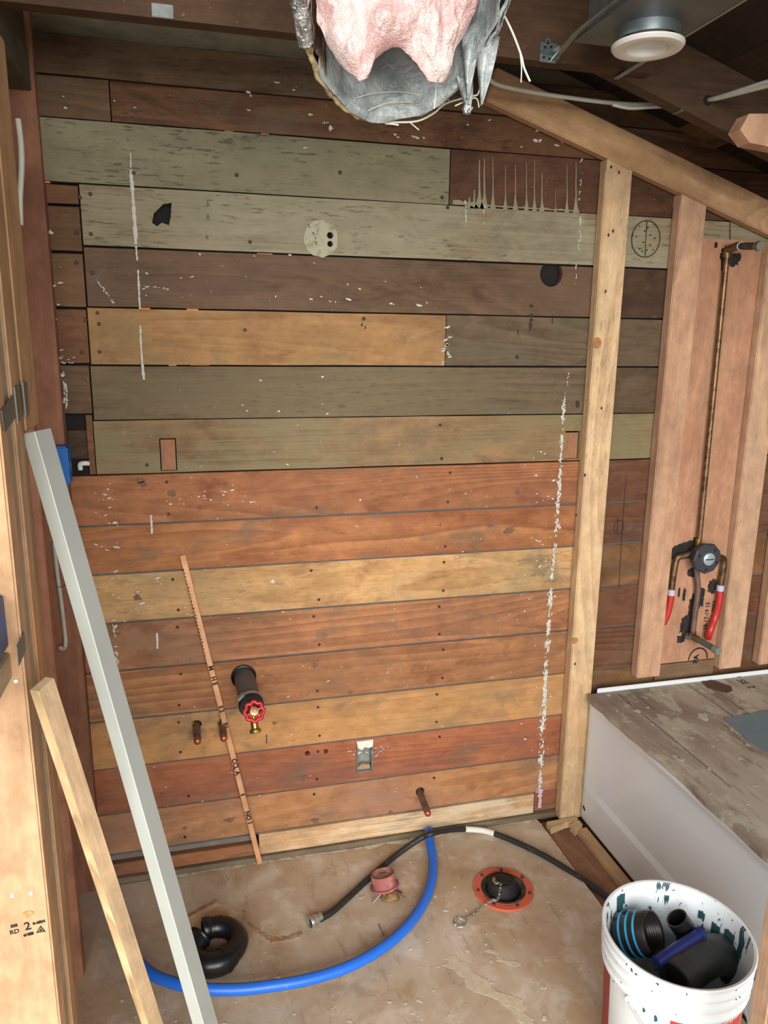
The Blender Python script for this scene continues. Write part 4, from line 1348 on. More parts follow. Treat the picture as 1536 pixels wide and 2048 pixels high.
# roof cables
cp = [w(u, v, Y) for u, v, Y in ((975, 150, -.22), (990, 167, -.20), (1040, 180, -.18), (1100, 190, -.16), (1180, 201, -.17), (1250, 208, -.22), (1310, 209, -.28), (1340, 211, -.33), (1352, 208, -.345))]
MB().tube(spline(cp, 10), .0052, 8).build('roof_cable', M_CABLE, None, smooth=True, label='long white cable drooping in front of the sloping plate', cat='cable')
cp = [w(u, v, Y) for u, v, Y in ((1225, 209, -.24), (1260, 216, -.25), (1300, 214, -.28), (1345, 212, -.325))]
MB().tube(spline(cp, 10), .0045, 8).build('roof_cable', M_CABLE, None, smooth=True, label='short white cable drooping just under the long roof cable', cat='cable')
for dv, lab in ((0, 'upper of two white cables entering the rafter hole at the right'), (9, 'lower of two white cables entering the rafter hole at the right')):
    cp = [w(u, v, Y) for u, v, Y in ((1415, 200, -.366), (1432, 196 + dv * .2, -.40), (1470, 184 + dv * .5, -.46), (1536, 163 + dv, -.55), (1600, 150 + dv * 1.3, -.62))]
    MB().tube(spline(cp, 10), .0045, 8).build('roof_cable', M_CABLE, None, smooth=True, label=lab, cat='cable')
p = w(1415, 201, -.372)
MB().prism(circle(p.x, p.z, .012, 16), [], .3718, .3725, wallM(0)).build('bored_hole', M_BLACK, ceil)

# steel clip on the joist, top left
p = w(322, 2, -.411)
MB().box((p.x - .018, -.4135, 2.204), (p.x + .022, -.4112, 2.228), .001).build('joist_clip', M_GALVD, ceil)

# ------------------------------------------------------------------ recessed downlight
dl = empty('recessed_downlight', (.885, -.67, 2.15), 'white-trimmed recessed downlight in a galvanised housing hung below the roof', 'downlight')
cx, cy = .882, -.668
PZ = 2.187
mb = MB()
mb.prism([(cx - .105, cy - .16), (cx + .085, cy - .16), (cx + .085, cy + .10), (cx - .105, cy + .10)], [circle(cx, cy, .055, 28)], PZ, PZ + .0015)
mb.box((cx - .105, cy - .162, PZ), (cx + .085, cy - .160, PZ + .016))
mb.box((cx + .0835, cy - .16, PZ), (cx + .085, cy + .10, PZ + .016))
mb.build('pan', plain('pan_steel', (104, 110, 108), .5, .55, var=.15, vscale=14), dl)
mb = MB()
mb.box((cx + .02, cy - .15, PZ + .003), (cx + .08, cy - .04, PZ + .075), .001)
mb.build('junction_box', M_GALVD, dl)
mb = MB()
mb.box((cx - .085, cy - .07, PZ + .003), (cx + .0195, cy + .085, PZ + .085), .001)
mb.build('can_housing', M_GALVD, dl)
MB().lathe([(.0555, .030), (.0555, -.020), (.058, -.020), (.058, .030)], Matrix.Translation((cx, cy, PZ)), 36, True).build('collar', M_GALV, dl, smooth=True)
M_TRIM = plain('white_trim', (226, 224, 216), .4)
MB().lathe([(.040, .004), (.0405, -.003), (.050, -.006), (.064, -.004), (.068, .001), (.068, .004), (.060, .006)], Matrix.Translation((cx, cy, PZ - .032)), 40, True).build('trim_ring', M_TRIM, dl, smooth=True)
MB().lathe([(.0403, .0), (.037, .020), (.032, .045), (0, .046)], Matrix.Translation((cx, cy, PZ - .032)), 36).build('baffle', plain('white_baffle', (236, 234, 226), .3), dl, smooth=True)
MB().lathe([(0, .0005), (.030, .0005), (.031, .004)], Matrix.Translation((cx, cy, PZ - .008)), 32).build('lens', plain('frosted_lens', (240, 240, 234), .35), dl, smooth=True)
MB().box((cx + .04, cy + .02, PZ - .0006), (cx + .085, cy + .045, PZ - .0001)).build('rating_label', plain('paper_label', (206, 204, 196), .7), dl)
# bar hangers
bk = w(1096, 104, -.4135)
hb = []
for xo, nm in ((bk.x + .012, 0), (cx + .105, 1)):
    mb = MB()
    y1 = -.4135 if nm == 0 else -.376
    for dx in (-.003, .003):
        mb.tube([(xo + dx + (.0 if nm else .0), y1, bk.z - .016 if nm == 0 else PZ + .01), ((cx - .108 if nm == 0 else xo) + dx, cy + .09, PZ + .012), ((cx - .108 if nm == 0 else xo) + dx, cy - .30, PZ + .014)], .0032, 8)
    mb.build('bar_hanger', M_GALV, dl, smooth=True)
mb = MB()
mb.box((bk.x - .020, -.4150, bk.z - .021), (bk.x + .020, -.4132, bk.z + .018))
mb.box((bk.x - .020, -.4320, bk.z - .006), (bk.x + .017, -.4150, bk.z - .004))
mb.box((bk.x + .0185, -.4300, bk.z - .018), (bk.x + .020, -.4150, bk.z + .010))
mb.prism(circle(bk.x - .002, bk.z + .021, .006, 14), [circle(bk.x - .002, bk.z + .021, .0028, 10)], .4133, .4150, wallM(0))
mb.build('hanger_foot', M_GALV, dl)
mb = MB()
for dx, dz in ((-.008, .008), (.006, .010), (-.010, -.012), (.004, -.014)):
    MB().lathe([(0, .001), (.0028, .001), (.0028, -.001)], wallM(-.4152) @ Matrix.Translation((bk.x + dx, bk.z + dz, 0)), 10).build('foot_hole', M_BLACK, dl)

# ------------------------------------------------------------------ flexible duct
DC = Vector((.312, -.99, 0))
DR = .147
duct = empty('flexible_duct', (DC.x, DC.y, 1.93), 'torn insulated flexible duct end hanging from the ceiling with pink insulation', 'duct')
def dz_cut(phi, extra=0.0):
    return 1.933 + .125 * (1 - math.cos(phi)) / 1.0 + .006 * noise.noise(Vector((phi * 2.3, 1, 4))) + extra
def shell(r0, ph0, ph1, ztop, wrinkle, seed, nm, mat, dzx=0.0, th=.002, n=64, rows=26, fold=0.0, smooth='all'):
    mb = MB()
    vs, fs = [], []
    for i in range(n + 1):
        ph = ph0 + (ph1 - ph0) * i / n
        z0 = dz_cut(ph, dzx)
        for k in range(rows + 1):
            t = k / rows
            z = z0 + (ztop - z0) * t
            rr_ = r0 + wrinkle * noise.noise(Vector((ph * 4, z * 22, seed))) + wrinkle * .6 * noise.noise(Vector((ph * 11, z * 55, seed + 5))) + fold * math.sin(z * 170 + 1.2 * math.sin(ph * 3))
            vs.append((DC.x + rr_ * math.sin(ph), DC.y + rr_ * math.cos(ph), z))
    for i in range(n):
        for k in range(rows):
            a = i * (rows + 1) + k
            fs.append((a, a + 1, a + rows + 2, a + rows + 1))
    mb.add(vs, fs)
    o = mb.build(nm, mat, duct, smooth=smooth)
    so = o.modifiers.new('thickness', 'SOLIDIFY')
    so.thickness = th
    return o
q = NT('foil_jacket')
fn = q.noise(q.mapping((1, 1, 1)), 60, 4, .6)
q.bump(q.noise(q.mapping((1, 1, 1), (4, 4, 4)), 75, 3, .6), .9, .01)
M_FOIL = q.done(q.mix(q.ramp(fn, .4, .6), lin((214, 218, 216)), lin((150, 154, 152))), .2, .75)
q = NT('grey_liner')
fn = q.noise(q.mapping((1, 1, 1)), 26, 4, .6)
q.bump(q.noise(q.mapping((1, 1, 1), (4, 4, 4)), 40, 4, .6, 1.0), .6, .01)
M_LINER = q.done(q.mix(q.ramp(fn, .35, .65), lin((172, 178, 176)), lin((130, 136, 134))), .38, .1, .5)
q = NT('dirty_liner')
fn = q.noise(q.mapping((1, 1, .5)), 34, 5, .68)
q.bump(q.noise(q.mapping((1, 1, 1), (4, 4, 4)), 40, 4, .6, 1.0), .6, .01)
M_DIRTY = q.done(q.mix(q.ramp(fn, .40, .60), lin((72, 56, 44)), lin((142, 116, 88))), .6, 0, .4)
PI = math.pi
shell(DR, -PI, PI, 2.50, .0045, 1, 'foil_jacket', M_FOIL, .004, .0015, 110, 40)
shell(DR - .012, -PI * .30, PI * .80, 2.50, .005, 9, 'inner_liner', M_LINER, -.001, .0012, 80, 34, .0016)
shell(DR - .013, -PI * .80, -PI * .26, 2.50, .005, 13, 'stained_liner', M_DIRTY, .006, .0012, 50, 30, .0012)
# crumpled foil lip on the left and bottom
def lip(ph0, ph1, rad, nm, mat, seed, rofs=0.0):
    pts, rs = [], []
    for k in range(60):
        ph = ph0 + (ph1 - ph0) * k / 59
        r_ = DR + rofs + .004 * noise.noise(Vector((ph * 9, 0, seed)))
        pts.append((DC.x + r_ * math.sin(ph), DC.y + r_ * math.cos(ph), dz_cut(ph) + .004 + .004 * noise.noise(Vector((ph * 8, 2, seed)))))
        rs.append(rad * (1 + .45 * noise.noise(Vector((ph * 16, 5, seed)))))
    MB().tube(pts, rs, 9).build(nm, mat, duct, smooth=False)
lip(-PI * .85, -PI * .36, .0125, 'foil_lip', M_FOIL, 3, -.003)
lip(-PI * .36, -PI * .08, .0045, 'torn_lip', plain('tan_fibre', (176, 158, 116), .9, col2=(120, 94, 66), vscale=70), 5, -.004)
lip(-PI * .08, PI * .85, .0026, 'film_lip', M_LINER, 8, -.006)
# hanging film flaps on the right
for (ua, va, ub, vb, uc, vc_, Y) in ((925, 60, 965, 40, 934, 200, -.93), (955, 70, 1003, 70, 962, 212, -.945), (915, 150, 948, 150, 936, 230, -.915)):
    a, b, c_ = w(ua, va, Y), w(ub, vb, Y), w(uc, vc_, Y)
    vs, fs = [], []
    n = 10
    for k in range(n + 1):
        t = k / n
        l_, r_ = a.lerp(c_, t), b.lerp(c_, t * .97)
        for j in range(5):
            p = l_.lerp(r_, j / 4)
            vs.append(p + Vector((0, .010 * math.sin(j * 2.2 + t * 3) * (1 - t * .6), 0)))
    for k in range(n):
        for j in range(4):
            fs.append((k * 5 + j, k * 5 + j + 1, k * 5 + j + 6, k * 5 + j + 5))
    o = MB().add(vs, fs).build('film_flap', M_LINER, duct, smooth='all')
    so = o.modifiers.new('thickness', 'SOLIDIFY')
    so.thickness = .0012
p = w(936, 218, -.915)
mb = MB()
bm = bmesh.new()
bmesh.ops.create_icosphere(bm, subdivisions=2, radius=.008)
bm.verts.index_update()
mb.add([v.co * (1 + .5 * noise.noise(v.co * 260)) + p for v in bm.verts], [tuple(v.index for v in f.verts) for f in bm.faces])
bm.free()
mb.build('foil_crumple', M_FOIL, duct)
# pink insulation
q = NT('pink_fibreglass')
f1 = q.noise(q.mapping((1, 1, .6)), 24, 5, .65, .6)
f2 = q.noise(q.mapping((1, 1, 1), (7, 7, 7)), 240, 3, .6, 1.0)
c = q.mix(q.ramp(f1, .36, .64), lin((230, 184, 180)), lin((240, 220, 212)))
c = q.mix(q.math('MULTIPLY', q.ramp(f1, .62, .74), .8), c, lin((232, 222, 206)))
q.bump(q.math('ADD', f2, q.math('MULTIPLY', f1, 2.0)), .7, .008)
M_PINK = q.done(c, .95, 0, .1)
def pink_bottom(u):
    ks = [(632, 40), (660, 95), (690, 140), (718, 160), (735, 158), (752, 120), (775, 100), (795, 92), (820, 112), (840, 140), (858, 163), (885, 165), (900, 140), (915, 95), (935, 60), (950, 20)]
    for (a, b), (c_, d) in zip(ks, ks[1:]):
        if a <= u <= c_:
            t = (u - a) / (c_ - a)
            return b + (d - b) * t
    return ks[0][1] if u < ks[0][0] else ks[-1][1]
mb = MB()
NU, NV = 110, 70
vs = []
for side in (0, 1):
    for i in range(NU + 1):
        u = 632 + (950 - 632) * i / NU
        yb = -1.005 + .035 * ((u - 790) / 160) ** 2
        b = w(u, pink_bottom(u) + 3 * noise.noise(Vector((u * .08, 2, 2))), yb)
        for k in range(NV + 1):
            t = k / NV
            z = b.z + (2.36 - b.z) * t
            x = b.x + (DC.x - .0 - b.x) * .0
            th = .034 * min(1, (t * 9) ** .5) * min(1, (min(i, NU - i) / 6) ** .5 + .05)
            y = yb + (-th if side == 0 else th * .7)
            d = .030 * noise.noise(Vector((x * 20, z * 16, side * 3 + 1))) + .014 * noise.noise(Vector((x * 55, z * 45, side + 4))) + .005 * noise.noise(Vector((x * 140, z * 120, side + 8)))
            vs.append((x + .006 * noise.noise(Vector((z * 20, x * 12, 9))), y + d * (1 if t > .02 else .2), z))
w1 = NV + 1
off = (NU + 1) * w1
fs = []
for i in range(NU):
    for k in range(NV):
        a = i * w1 + k
        fs.append((a, a + w1, a + w1 + 1, a + 1))
        fs.append((off + a, off + a + 1, off + a + w1 + 1, off + a + w1))
    fs.append((i * w1, off + i * w1, off + (i + 1) * w1, (i + 1) * w1))
    fs.append((i * w1 + NV, (i + 1) * w1 + NV, off + (i + 1) * w1 + NV, off + i * w1 + NV))
for k in range(NV):
    fs.append((k, k + 1, off + k + 1, off + k))
    a = NU * w1 + k
    fs.append((a, off + a, off + a + 1, a + 1))
mb.add(vs, fs)
mb.build('pink_insulation', M_PINK, duct, smooth='all')
# loose strings
M_STR = plain('white_string', (214, 208, 192), .8)
for pts_, r_, Y in (([(990, 0), (1005, 25), (1025, 65), (1042, 110), (1048, 135), (1060, 163)], .0016, -.95), ([(1040, 105), (1043, 135), (1042, 165)], .0009, -.95),
                    ([(770, 244), (830, 243), (865, 228), (890, 208), (920, 198), (955, 190)], .0015, -.85), ([(955, 190), (965, 160), (972, 125)], .0012, -.88), ([(872, 165), (871, 190), (868, 218)], .0010, -.95),
                    ([(770, 247), (785, 248), (797, 250)], .0014, -.85), ([(820, 245), (838, 260)], .0009, -.85), ([(712, 196), (750, 186), (800, 184), (850, 192)], .0006, -.866), ([(735, 222), (775, 206), (825, 205)], .0006, -.866),
                    ([(910, 212), (950, 196), (958, 215)], .0010, -.90)):
    MB().tube(spline([w(u, v, Y) for u, v in pts_], 8), r_, 6).build('loose_string', M_STR, duct, smooth=True)

# ------------------------------------------------------------------ things in the back wall
# outlet box
x0, x1, z0, z1 = ob0.x + .001, ob1.x - .001, ob1.z + .001, ob0.z - .001
wb = empty('wall_outlet_box', ((x0 + x1) / 2, 0, z0), 'empty metal outlet box set into the lower red boards with plaster at its top', 'electrical box')
mb = MB()
t = .0022
mb.box((x0, -.004, z0), (x0 + t, .0285, z1))
mb.box((x1 - t, -.004, z0), (x1, .0285, z1))
mb.box((x0, -.004, z0), (x1, .0285, z0 + t))
mb.box((x0, -.004, z1 - t), (x1, .0285, z1))
mb.box((x0, .0275, z0), (x1, .0290, z1))
mb.build('metal_box', plain('dusty_box_steel', (138, 144, 138), .5, .5, var=.2, vscale=50), wb)
mb = MB()
P = [(x0 - .002, z1 + .004), (x1 + .001, z1 + .005), (x1, z1 - .018), (x1 - .012, z1 - .022), (x1 - .026, z1 - .017), (x1 - .034, z1 - .026), (x0 + .004, z1 - .020)]
mb.prism(P[::-1], [], -.012, .0055, wallM(0))
mb.build('plaster', plain('white_plaster', (206, 202, 190), .95, var=.12, vscale=90, bump=.5), wb)
mb = MB()
mb.prism([(x0 + .004, z0 + .002), (x1 - .004, z0 + .002), (x1 - .006, z0 + .016), (x0 + .02, z0 + .02), (x0 + .006, z0 + .012)], [], -.026, -.010, wallM(0))
mb.build('debris', plain('tan_debris', (150, 126, 100), .95, var=.2), wb)

# hose bibb on the black pipe
bt = w(503, 1412, -.165)
bs = Vector((pb.x, .026, pb.z))
ax = (bt - bs).normalized()
hbib = empty('hose_bibb', bs, 'black drain pipe stub with rubber cap, brass hose bibb and red round handle', 'hose bibb')
MB().lathe([(.0365, 0), (.0365, .031), (.033, .033), (.033, 0)], axisM((pb.x, .022, pb.z), (0, -1, 0)), 32, True).build('wall_ring', M_ABS, hbib, smooth=True)
MB().lathe([(0, .0), (.0300, 0), (.0300, 1), (.026, 1), (0, .99)], axisM(bs, ax) @ Matrix.Diagonal((1, 1, (bt - bs).length, 1)), 32).build('pipe', plain('grey_black_pipe', (82, 80, 76), .5, var=.15), hbib, smooth=True)
cM = axisM(bt - ax * .028, ax)
MB().lathe([(0, .0), (.0335, 0), (.0350, .004), (.0350, .026), (.0320, .032), (0, .033)], cM, 32).build('rubber_cap', plain('rubber', (26, 26, 28), .5), hbib, smooth=True)
rc = bpy.data.objects['rubber_cap']
mb = MB().lathe([(.0352, .006), (.0364, .006), (.0364, .016), (.0352, .016)], cM, 32, True)
mb.box((-.041, -.011, .008), (-.034, .011, .024), .001, cM @ Matrix.Rotation(math.radians(90), 4, 'Z'))
mb.build('band_clamp', M_GALV, rc, smooth=True)
f0 = bt + ax * .005
MB().tube([f0, f0 + ax * .022, f0 + ax * .040], [.015, .013, .0125], 16).build('brass_body', M_BRASS, hbib, smooth=True)
od = Vector((.08, -.55, -.95)).normalized()
o0 = f0 + ax * .022
MB().tube([o0, o0 + od * .026, o0 + od * .046, o0 + od * .0465, o0 + od * .053, o0 + od * .0535, o0 + od * .058], [.013, .0105, .0105, .0145, .0165, .0165, .0140], 16).build('spout', M_BRASS, hbib, smooth=True)
hd = (ax + Vector((0, -.1, .80))).normalized()
hM = axisM(f0 + ax * .030 + hd * .030, hd, (1, 0, 0))
MB().tube([f0 + ax * .028, f0 + ax * .030 + hd * .030], [.009, .006], 12).build('stem', M_BRASS, hbib, smooth=True)
mb = MB()
ring = []
for k in range(49):
    a = 2 * PI * k / 48
    r_ = .0245 + .0022 * math.cos(8 * a)
    ring.append(hM @ Vector((r_ * math.cos(a), r_ * math.sin(a), 0)))
mb.tube(ring, .0052, 10, cap=False)
for k in range(4):
    a = PI / 2 * k + .4
    mb.tube([hM @ Vector((.006 * math.cos(a), .006 * math.sin(a), 0)), hM @ Vector((.024 * math.cos(a), .024 * math.sin(a), 0))], .0040, 8)
mb.build('round_handle', plain('red_handle', (178, 34, 40), .4), hbib, smooth=True)
rh = bpy.data.objects['round_handle']
MB().lathe([(0, .010), (.004, .010), (.0045, .006), (.0115, .005), (.0115, -.003), (0, -.003)], hM, 18).build('handle_nut', plain('coppery_nut', (182, 130, 100), .4, .6), rh, smooth=True)

# copper stubs
for (u0, v0, u1, v1, Yt, lab) in ((393, 1450, 395, 1486, -.085, 'left of the two short copper stubs beneath the hose bibb'),
                                  (444, 1446, 448, 1480, -.082, 'right of the two short copper stubs, half behind the printed strip'),
                                  (840, 1583, 857, 1630, -.115, 'lone thin copper stub low on the wall above the pale baseboard')):
    a, b = w(u0, v0), w(u1, v1, Yt)
    a = Vector((a.x, .024, a.z))
    d = (b - a).normalized()
    e = empty('copper_stub', a, lab, 'pipe')
    MB().tube([a, b - d * .014], .0108, 14).build('pipe', M_COPPERB, e, smooth=True)
    MB().tube([b - d * .016, b - d * .006, b - d * .002, b], [.0104, .0104, .008, .003], 14).build('sealed_end', M_COPPERTIP, e, smooth=True)
    if u0 < 800:
        MB().lathe([(.0115, -.001), (.0150, -.001), (.0150, .0022), (.0115, .0022)], wallM(-.0022) @ Matrix.Translation((w(u0, v0).x, w(u0, v0).z, 0)), 18, True, arc=(2.0, 6.2)).build('escutcheon_clip', M_BRASS, e)

# ------------------------------------------------------------------ things on the floor
# blue pipe
bp = [(858, 1660, .034), (861, 1690, .022), (866, 1720, .0155), (864, 1757, .0155), (850, 1800, .017), (820, 1846, .020), (770, 1892, .026), (700, 1932, .034), (620, 1958, .042), (540, 1972, .050), (470, 1979, .055), (400, 1977, .056), (345, 1965, .052), (300, 1945, .046), (262, 1905, .036), (240, 1860, .026), (226, 1800, .018), (218, 1765, .016), (214, 1742, .016)]
P = [g(u, v, z) for u, v, z in bp]
P = [Vector((p.x, min(p.y, -.022), p.z)) for p in P]
MB().tube(spline(P, 10), .0142, 14).build('blue_pipe', M_BLUE, None, smooth=True, label='long bright blue flexible pipe curving across the plywood floor', cat='pipe')
# black hose
hp = [(640, 1838, .010), (665, 1823, .010), (700, 1792, .010), (742, 1753, .010), (790, 1712, .012), (840, 1677, .040), (862, 1668, .058), (885, 1662, .046), (925, 1658, .022), (965, 1661, .011), (1000, 1671, .010), (1045, 1690, .010), (1095, 1715, .010), (1150, 1749, .002), (1200, 1783, -.001), (1260, 1830, -.002)]
P = [g(u, v, z) for u, v, z in hp]
bhs = empty('black_hose', P[0], 'black rubber supply hose with metal connector snaking across the floor', 'hose')
MB().tube(spline(P, 10), .0092, 12).build('hose', plain('black_rubber', (34, 34, 34), .55, col2=(62, 60, 58), vscale=50, lo=.55, hi=.7), bhs, smooth=True)
LP = spline([g(u, v, z) for u, v, z in hp[8:11]], 10)
MB().tube(LP[2:17], .0097, 12).build('white_label', plain('hose_label', (218, 214, 204), .6), bhs, smooth=True)
d = (P[0] - P[1]).normalized()
d = Vector((d.x, d.y, 0)).normalized()
c0 = Vector((P[0].x, P[0].y, .0175))
MB().lathe([(0, -.004), (.0105, -.004), (.0110, .012), (.0150, .013), (.0152, .024), (.0172, .026), (.0172, .034), (.0160, .036), (.0135, .036), (.0135, .016), (0, .016)], axisM(c0, d), 18).build('connector', plain('worn_zinc', (176, 172, 160), .4, .7, var=.15, vscale=60), bhs, smooth=True)
MB().lathe([(.0085, .0245), (.0132, .0245), (.0132, .028), (.0085, .028)], axisM(c0, d), 16, True).build('washer', M_BLACK, bhs)

# toilet flange and test plug
ff = empty('toilet_flange', (fl.x, fl.y, 0), 'orange-red toilet flange screwed to the floor', 'flange')
M_ORANGE = plain('orange_flange', (202, 96, 70), .55, col2=(150, 84, 66), vscale=26, lo=.55, hi=.7)
slots = []
for a0 in (.15, 1.2, 3.3, 4.3):
    o_ = [(fl.x + .073 * math.cos(a0 + t * .42 / 6), fl.y + .073 * math.sin(a0 + t * .42 / 6)) for t in range(7)] + [(fl.x + .068 * math.cos(a0 + t * .42 / 6), fl.y + .068 * math.sin(a0 + t * .42 / 6)) for t in range(6, -1, -1)]
    slots.append(o_)
mb = MB()
mb.prism(circle(fl.x, fl.y, .0895, 48), [circle(fl.x, fl.y, .063, 40)] + slots, .0006, .0075)
mb.build('ring', M_ORANGE, ff)
MB().lathe([(.0630, .0095), (.0670, .0085), (.0670, .0078), (.0625, .0055), (.0560, .0005), (.0540, -.03), (.0520, -.03), (.0535, .004)], Matrix.Translation((fl.x, fl.y, 0)), 40, True).build('hub', plain('dirty_abs_hub', (40, 38, 36), .7, col2=(78, 66, 56), vscale=40), ff, smooth=True)
for k in range(7):
    a = .35 + k * .9
    e_ = MB()
    e_.lathe([(0, .0038), (.0038, .0034), (.0052, .0006), (.0052, 0)], Matrix.Translation((fl.x + .078 * math.cos(a), fl.y + .078 * math.sin(a), .0076)), 10)
    e_.build('screw', plain('blue_screw', (56, 62, 96), .4, .5), ff, smooth=True)
tpl = empty('test_plug', (fl.x, fl.y, .0), 'black rubber test plug with silver chain seated in the toilet flange', 'plug')
tM = Matrix.Translation((fl.x - .003, fl.y + .004, -.004)) @ Matrix.Rotation(math.radians(-10), 4, 'X')
MB().lathe([(0, .040), (.026, .039), (.036, .034), (.042, .026), (.0445, .012), (.0450, .004), (.0470, .002), (.0470, -.012), (0, -.012)], tM, 36).build('plug_body', plain('matte_black_rubber', (24, 23, 23), .75, var=.2), tpl, smooth=True)
MB().lathe([(.0345, .0365), (.0375, .0345), (.0365, .0335)], tM, 36, True).build('plug_rib', M_ABS, tpl)
k0 = g(988, 1755, .050)
MB().lathe([(0, .012), (.005, .011), (.006, .004), (.006, 0)], Matrix.Translation(k0 - Vector((0, 0, .012))), 12).build('valve_knob', plain('tan_knob', (126, 100, 66), .5, .4), tpl, smooth=True)
cpts = spline([g(u, v, z) for u, v, z in ((985, 1765, .045), (1000, 1768, .044), (999, 1785, .040), (996, 1797, .026), (978, 1803, .014), (960, 1818, .004), (945, 1830, .0035), (930, 1838, .0035), (918, 1836, .0035), (908, 1847, .0035), (922, 1853, .0035), (932, 1846, .0045))], 14)
acc, lastp, links = 0.0, cpts[0], []
for p in cpts[1:]:
    acc += (p - lastp).length
    if acc >= .0095:
        links.append((p.copy(), (p - lastp).normalized()))
        acc = 0
    lastp = p
mb = MB()
for i, (p, dd) in enumerate(links):
    up = Vector((0, 0, 1)) if i % 2 else dd.cross(Vector((0, 0, 1)))
    up = up if up.length > .1 else Vector((1, 0, 0))
    Mx = axisM(p, up, dd)
    mb.tube([Mx @ Vector((.0072 * math.cos(2 * PI * k / 14), .0034 * math.sin(2 * PI * k / 14), 0)) for k in range(15)], .0011, 6, cap=False)
mb.build('chain', plain('chain_zinc', (188, 190, 184), .3, .9), tpl, smooth=True)

# black trap
tc = g(430, 1912, .0) + Vector((0, 0, .030))
trp = empty('black_trap', (tc.x, tc.y, 0), 'glossy black plastic drain trap bends lying on the floor near the trim board', 'pipe fitting')
def arcp(a0, a1, R_, zf, n=26, cx_=0, cy_=0):
    out_ = []
    for k in range(n + 1):
        t = k / n
        a = math.radians(a0 + (a1 - a0) * t)
        out_.append((tc.x + cx_ + R_ * math.cos(a), tc.y + cy_ + R_ * math.sin(a), tc.z + zf(t)))
    return out_
A1 = spline([g(u, v, z) for u, v, z in ((398, 1876, .050), (386, 1893, .044), (384, 1910, .037), (397, 1924, .034), (420, 1930, .034), (444, 1924, .034), (459, 1910, .034))], 8)
A2 = spline([g(u, v, z) for u, v, z in ((448, 1920, .034), (470, 1898, .034), (476, 1876, .036), (462, 1859, .040), (440, 1853, .043), (420, 1856, .045))], 8)
MB().tube(A1, .0315, 22).build('return_bend', M_ABS, trp, smooth=True)
MB().tube(A2, .0275, 22).build('trap_elbow', M_ABS, trp, smooth=True)
def hub(P_, D_, r_, L_):
    o = MB().lathe([(r_ - .006, L_), (r_ + .001, L_), (r_ + .002, L_ - .003), (r_ + .002, .002), (r_, -.001), (r_ - .006, -.002)], axisM(P_, D_), 28, True).build('hub', M_ABS, trp, smooth=True)
    MB().lathe([(0, 0), (r_ - .0055, 0), (r_ - .0055, .001), (0, .001)], axisM(P_ + D_.normalized() * (L_ * .35), D_), 22).build('dark_bore', M_BLACK, o)
hub(A2[-1], A2[-1] - A2[-3], .0285, .020)
hub(A1[0], A1[0] - A1[2], .0315, .006)
k_ = len(A1) - 7
MB().lathe([(.0312, -.004), (.0335, -.003), (.0335, .003), (.0312, .004)], axisM(A1[k_], A1[k_ + 1] - A1[k_ - 1]), 28, True).build('joint_lip', M_ABS, trp, smooth=True)
MB().lathe([(.0272, -.003), (.0292, -.002), (.0292, .002), (.0272, .003)], axisM(A2[-9], A2[-8] - A2[-10]), 28, True).build('joint_lip', M_ABS, trp, smooth=True)

# dusty pink cup with splinters
cpz = g(771, 1789)
pcup = empty('pink_cup', (cpz.x, cpz.y, 0), 'dusty pink plastic cup fitting tipped over with splinters under it', 'fitting')
cM = Matrix.Translation((cpz.x, cpz.y + .012, .022)) @ Matrix.Rotation(math.radians(-14), 4, 'X') @ Matrix.Rotation(math.radians(-8), 4, 'Y')
M_CUP = plain('dusty_pink', (150, 84, 80), .8, col2=(172, 126, 112), vscale=28, lo=.48, hi=.66)
MB().lathe([(0, .026), (.029, .025), (.032, .036), (.0345, .037), (.036, .034), (.0355, .006), (.0370, .003), (.0430, .002), (.0440, -.003), (.042, -.005), (.030, -.004), (0, .002)], cM, 32).build('cup', M_CUP, pcup, smooth=True)
MB().lathe([(0, .0275), (.028, .0268), (.0295, .031)], cM, 24).build('dust_fill', plain('dust_fill', (172, 148, 126), .95, col2=(140, 96, 88), vscale=40), pcup)
mb = MB()
bm = bmesh.new()
bmesh.ops.create_icosphere(bm, subdivisions=3, radius=.024)
bm.verts.index_update()
for v in bm.verts:
    v.co = Vector((v.co.x * 1.2, v.co.y * .8, v.co.z * .5)) * (1 + .4 * noise.noise(v.co * 90)) + Vector((cpz.x + .012, cpz.y - .022, .0085))
    v.co.z = max(v.co.z, .0004)
mb.add([v.co.copy() for v in bm.verts], [tuple(v.index for v in f.verts) for f in bm.faces])
bm.free()
mb.build('wax_lump', plain('tan_lump', (142, 108, 70), .85, col2=(112, 82, 52), vscale=60, bump=.4), pcup, smooth='all')
for pts_ in ([(762, 1788, .022), (745, 1806, .002)], [(782, 1784, .020), (806, 1790, .004)], [(768, 1788, .018), (770, 1798, .006)], [(788, 1788, .014), (812, 1798, .002)]):
    MB().tube([g(*a) for a in pts_], .0019, 7).build('bolt_leg', plain('grey_prong', (150, 140, 126), .5, .4), pcup, smooth=True)
# loose grey nail by the blue pipe
MB().tube([g(757, 1848, .002), g(763, 1862, .006), g(768, 1872, .003)], .0013, 6).build('loose_wire', M_GALVD, None, smooth=True, label='tiny bent grey wire beside the blue pipe', cat='wire')

